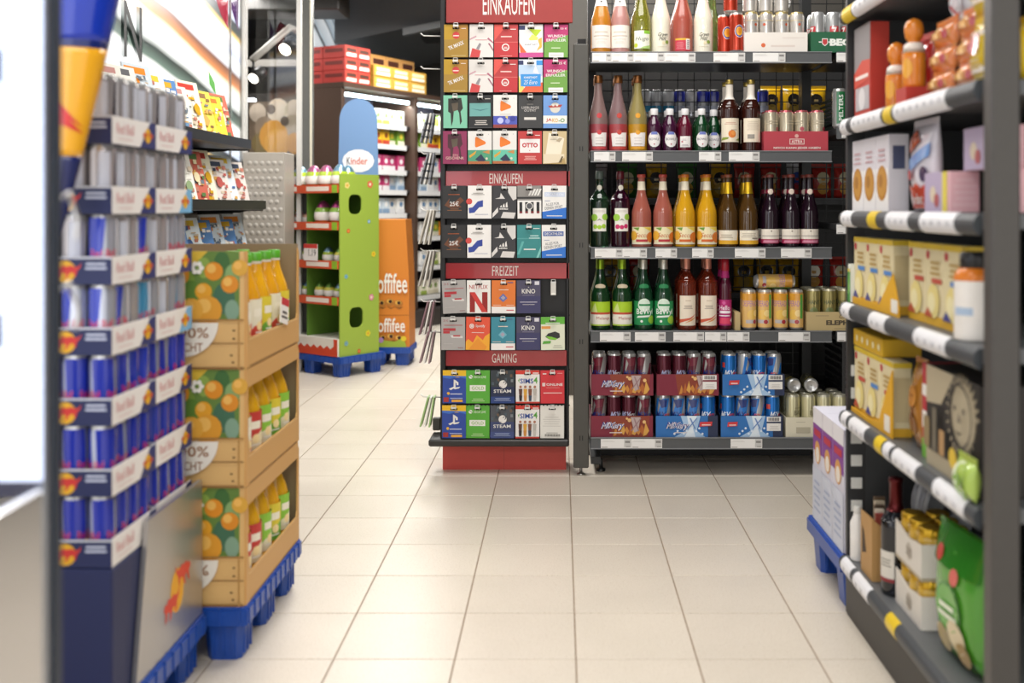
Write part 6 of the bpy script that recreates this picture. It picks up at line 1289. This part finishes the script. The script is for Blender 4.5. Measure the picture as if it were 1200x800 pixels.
EN = {'bb': 'pale blue topped', 'bp': 'pink topped', 'lp': 'violet topped', 'sr': 'small dark red', 'sg': 'small green topped', 'sb': 'small blue topped'}
for lv, (z, seq) in enumerate(((EZ[0], [(-.62, 'bb'), (-.49, 'bb'), (-.35, 'bp'), (-.22, 'bp'), (-.085, 'bb')]), (EZ[1], [(-.60, 'sr'), (-.50, 'sr'), (-.40, 'sr'), (-.25, 'lp'), (-.10, 'lp')]), (EZ[2], [(-.62, 'sb'), (-.52, 'sg'), (-.41, 'sb'), (-.2, 'sb'), (-.08, 'sg')]), (EZ[3], [(-.5, 'sb'), (-.41, 'sb'), (-.28, 'sg'), (-.185, 'sg'), (-.085, 'sb')]))):
    for i, (x, k) in enumerate(seq):
        a, b = ep(x, .075); EG[k]((a, b, z + .001), wv(1), f'{EN[k]} chocolate egg, {ORD[len(seq) - 1 - i]} from the green side panel on the {["top", "second", "third", "fourth"][lv]} shelf', 'wrapped chocolate eggs', 'egg')
    if lv in (0, 2):
        for i, x in enumerate((-.55, -.15) if lv == 0 else (-.46, -.14)):
            a, b = ep(x, .2); EG['bb' if lv == 0 else 'sg']((a, b, z + .001), wv(1), f'{EN["bb" if lv == 0 else "sg"]} egg in the row behind on the {["top", "", "third"][lv]} shelf, {"far" if i == 0 else "near"} half', 'wrapped chocolate eggs', 'egg')
for k, (x, z) in enumerate(((-.60, EZ[0] + .024), (-.27, EZ[2] + .025))):
    m = MB(C('#ece6e2')).box(-.07, .07, -.003, 0, 0, .11); m.box(-.07, .07, -.0036, -.003, .082, .11, C('#c93a34'))
    p = PR(); (p.text('1.19', -.02, .055, .03, .075, '#4a4644', .02) if k else p.lines(-.05, .05, .02, .07, 3, '#c9b9b4')); p.emit(m, front(0, 0, -.003), .0006)
    a, b = ep(x, -.0165); tag(m.build('price_card', None, (a, b, z), EGA), f'red topped price card on the {"top" if k == 0 else "third"} shelf of the egg display', 'price card', 'egg display price cards')
# plain blue header card behind the eggs
hc = tag(empty('header_card', (*ep(-.2, .325), 1.255)), 'tall blue cardboard header with white panel above the egg display', 'header card'); hc.rotation_euler = (0, 0, 0)
q = [(-.13, 0), (.15, 0)] + [(.01 + .13 * cos(a) * (1 + .1 * sin(a)), .44 + .17 * sin(a)) for a in [pi * k / 12 for k in range(13)]]
m = MB(C('#6a8cb6')).prism([q], 0, .008, 'y'); p = PR(); p.circ(.01, .18, .11, '#e4e2e4', .08).text('K', -.07, -.045, .155, .205, '#3a3a44', .03).text('inder', -.042, .075, .155, .205, '#c9553a', .03); p.emit(m, front(0, 0, 0), .0008); m.build('card_board', hc)
# ================================================================== ORANGE SWEETS DISPLAY behind it
oy = 7.55; x0, x1 = PX(432, oy), PX(480, oy)
od = tag(empty('orange_display_box', (x1, oy, 0)), 'tall orange cardboard sweets display with printed nut pictures', 'display stand')
w = x1 - x0
m = MB(C('#d9822a')).prism([(-w, .13), (0, .13), (-.006, .62), (-.028, 1.03), (-w, 1.03)], 0, .3, 'y'); m.build('display_body', od)
p = PR()
def nuts(v, s_):
    for k, (a, c) in enumerate(((-.19, 0), (-.13, .01), (-.07, .0), (-.225, -.01))):
        p.circ(a * s_ - .01, v + c, .034, '#b8742a', .028, n=10).circ(a * s_ - .01, v + c + .008, .022, '#e0aa4a', .016, n=10).circ(a * s_ - .005, v + c + .006, .013, '#3a2014', .013, n=8).poly([(a - .03, v - .02), (a, v - .028), (a + .03, v - .02), (a, v - .036)], '#8a5a1c')
p.rect(-w, -.004, .352, .356, '#a86018'); nuts(.435, 1); nuts(.19, .95)
p.poly([(-w, .13), (-.02, .13), (-.04, .2), (-.1, .17), (-w, .19)], '#9ab03a').circ(-.04, .19, .02, '#e0c82e', n=8).circ(-.2, .18, .02, '#b58ac0', n=8)
p.text('Toffifee', -w + .012, -.014, .51, .65, '#f4efe6', .03).text('Toffifee', -w + .02, -.03, .235, .335, '#f4efe6', .03)
p.emit(MB(), front(0, 0, 0), .001, .0004).build('front_print', od)
pallet('plastic_pallet', w, .33, (x1 + .004, oy - .015, 0), 0, 'blue plastic pallet under the orange sweets display', .13)

# ================================================================== CHILLED WALL SHELVES far down the aisle
ca = math.atan2(.88, .47); CU = (-1.84, 9.0)
cs = tag(empty('chilled_shelf_unit', (*CU, 0), ca), 'brown framed chilled shelves with light strips far down the aisle', 'chilled shelf')
BRN = C('#4f3d33', 'paint'); LEN = 1.03; dp = .5
# local x runs along the front, local y points into the unit (away from the aisle)
def cwp(x, y): return (CU[0] + x * cos(ca) - y * sin(ca), CU[1] + x * sin(ca) + y * cos(ca))
MB(BRN).box(0, .04, 0, dp, 0, 2.13, b=.004).build('end_panel', cs); MB(BRN).box(LEN, LEN + .04, -.01, dp, 0, 2.13).build('middle_panel', cs); MB(BRN).box(LEN + 1.0, LEN + 1.04, 0, dp, 0, 2.13).build('end_panel', cs)
MB(BRN).box(0, LEN + 1.04, -.02, dp, 2.13, 2.17).build('top_board', cs); MB(C('#6f6a78', 'paint')).box(.04, LEN + 1.0, dp - .02, dp, 0, 2.13).build('rear_panel', cs); MB(C('#3c3534', 'paint')).box(.0, LEN + 1.04, -.06, dp, 0, .16).build('plinth', cs)
CZ = [.28, .56, .84, 1.06, 1.27, 1.45, 1.68, 1.86]
for k, z in enumerate(CZ):
    for (a, b) in ((.04, LEN), (LEN + .04, LEN + 1.0)): MB(C('#3a3839', 'paint')).box(a, b, .05, dp - .02, z - .02, z).build('shelf_board', cs); MB(C('#dedede')).box(a + .06, b - .06, .043, .05, z - .045, z + .0).build('label_strip', cs)
for a, b in ((.06, LEN - .08), (LEN + .08, LEN + .95)): MB(C('#d6f0fa', 'plastic', 9)).box(a, b, .0, .03, 2.06, 2.085).build('light_strip', cs)
l = bpy.data.lights.new('strip_light', 'AREA'); l.shape = 'RECTANGLE'; l.size = 1.8; l.size_y = .04; l.energy = 9; l.color = (.85, .96, 1); o = bpy.data.objects.new('strip_light', l); o.parent = cs; o.location = (1.0, .05, 2.05); o.rotation_euler = (R(20), 0, 0); COL.objects.link(o)
random.seed(21)
cols = [('#efe9d9', 'cream'), ('#e6b82a', 'yellow'), ('#f0efec', 'white'), ('#7fa83a', 'green'), ('#b8346a', 'magenta'), ('#e3e0c8', 'ivory'), ('#c9d6e0', 'pale blue'), ('#d8842a', 'orange')]
PRP = {}
for ci, (c, n) in enumerate(cols):
    def mk(c=c, ci=ci):
        m = MB(C(c)).box(-.05, .05, 0, .1, 0, .135, b=.003); o = m.build('chilled_pack'); p = PR(.1, .135); p.rect(0, 1, .0, .3, ['#d9d2b8', '#c24a34', '#e4e4e4', '#efe9d0', '#e9e4e6', '#9ab04a', '#8aa4c0', '#f0e2c0'][ci]).circ(.5, .6, .24, ['#7f9a4a', '#8a4a20', '#5f86b0', '#e6d04a', '#efe6ea', '#6f8a4a', '#f0f0f0', '#b8443a'][ci]).lines(.1, .9, .85, .95, 1, '#8d8a84')
        p.emit(MB(), front(-.05, 0, 0), .001).build('pack_print', o); return o
    PRP[ci] = Proto(mk)
for k, z in enumerate(CZ):
    seq = [(5, 0, 2), (2, 5, 0), (2, 3, 7), (2, 2, 6), (6, 2, 4), (4, 2, 4), (3, 1, 1), (0, 3, 5)][k]
    for bay, (a, n) in enumerate(((.15, 8), (LEN + .15, 7))):
        for i in range(n):
            ci = seq[(i // 2) % 3]; x, y = cwp(a + .112 * i, .08 + (.0 if i % 3 else .02))
            PRP[ci]((x, y, z + .001), ca, f'{cols[ci][1]} chilled pack, {ORD[i]} from the {"brown end" if bay == 0 else "middle"} panel, {ORD[k]} shelf up, {"near" if bay == 0 else "far"} bay', 'chilled packs', 'pack')
def crate(c, fr, w, d, h, nm_='carton'):
    def mk():
        m = MB(C(c)).box(0, w, 0, d, 0, h, b=.004); o = m.build(nm_); p = PR(w, h)
        p.rect(.06, .94, .1, .9, fr).rect(.14, .86, .5, .8, '#4a2a20' if c.startswith('#b') else '#e9dfb0').rect(.12, .88, .14, .4, '#ece2d4')
        p.emit(MB(), front(0, 0, 0), .001).build('front_print', o)
        q = PR(d, h); q.rect(.1, .9, .45, .75, '#6d241c' if c.startswith('#b') else '#a8862c'); q.emit(MB(), lambda u, v, dd: (-dd, d - u, v), .001).build('end_print', o); return o
    return Proto(mk)
RC_ = crate('#b0362e', '#b8422f', .17, .24, .105); YC_ = crate('#c2933a', '#c9a040', .26, .22, .10); BC_ = crate('#b98a4a', '#c2935a', .22, .2, .17)
for r_ in range(3):
    for i in range(2):
        for q in range(2): RC_((*cwp(.04 + .172 * i, .0 + .245 * q), 2.172 + .106 * r_), ca, f'red carton, {["bottom", "middle", "top"][r_]} layer, {"front" if q == 0 else "rear"} row, {"nearer" if i == 0 else "farther"} along the chilled shelf top', 'red cartons on the chilled shelves', 'carton')
for r_ in range(2):
    for i in range(3): YC_((*cwp(.46 + .265 * i, .02), 2.172 + .102 * r_), ca, f'yellow carton, {["lower", "upper"][r_]} layer, {ORD[i]} after the red cartons', 'yellow cartons on the chilled shelves', 'carton')
for i in range(3): BC_((*cwp(.62 + .225 * i, .26), 2.172 + .0), ca, f'brown carton behind the yellow ones, lower layer, {ORD[i]} along', 'brown cartons', 'carton'); BC_((*cwp(.72 + .225 * i, .26), 2.344), ca, f'brown carton behind the yellow ones, upper layer, {ORD[i]} along', 'brown cartons', 'carton')
MUR2 = bands('mural_print_pale', [(0, '#cfd9df'), (.12, '#e4eaee'), (.2, '#d5dee4'), (.24, '#5a6166'), (.27, '#2c3033'), (.30, '#bcc8d0'), (.5, '#dfe7ec'), (.6, '#eef2f4'), (.63, '#3b4145'), (.66, '#a9b6bf'), (.85, '#cdd8df'), (.9, '#707a80'), (.94, '#b5c0c8'), (1, '#cfd9df')], R(16), 1.5, .45)  # slight emission added so the picture looks lit
m2 = tag(empty('pale_mural', (-2.3, 11.7, 0)), 'pale blurred picture wall with dark lines above the chilled shelves', 'mural')
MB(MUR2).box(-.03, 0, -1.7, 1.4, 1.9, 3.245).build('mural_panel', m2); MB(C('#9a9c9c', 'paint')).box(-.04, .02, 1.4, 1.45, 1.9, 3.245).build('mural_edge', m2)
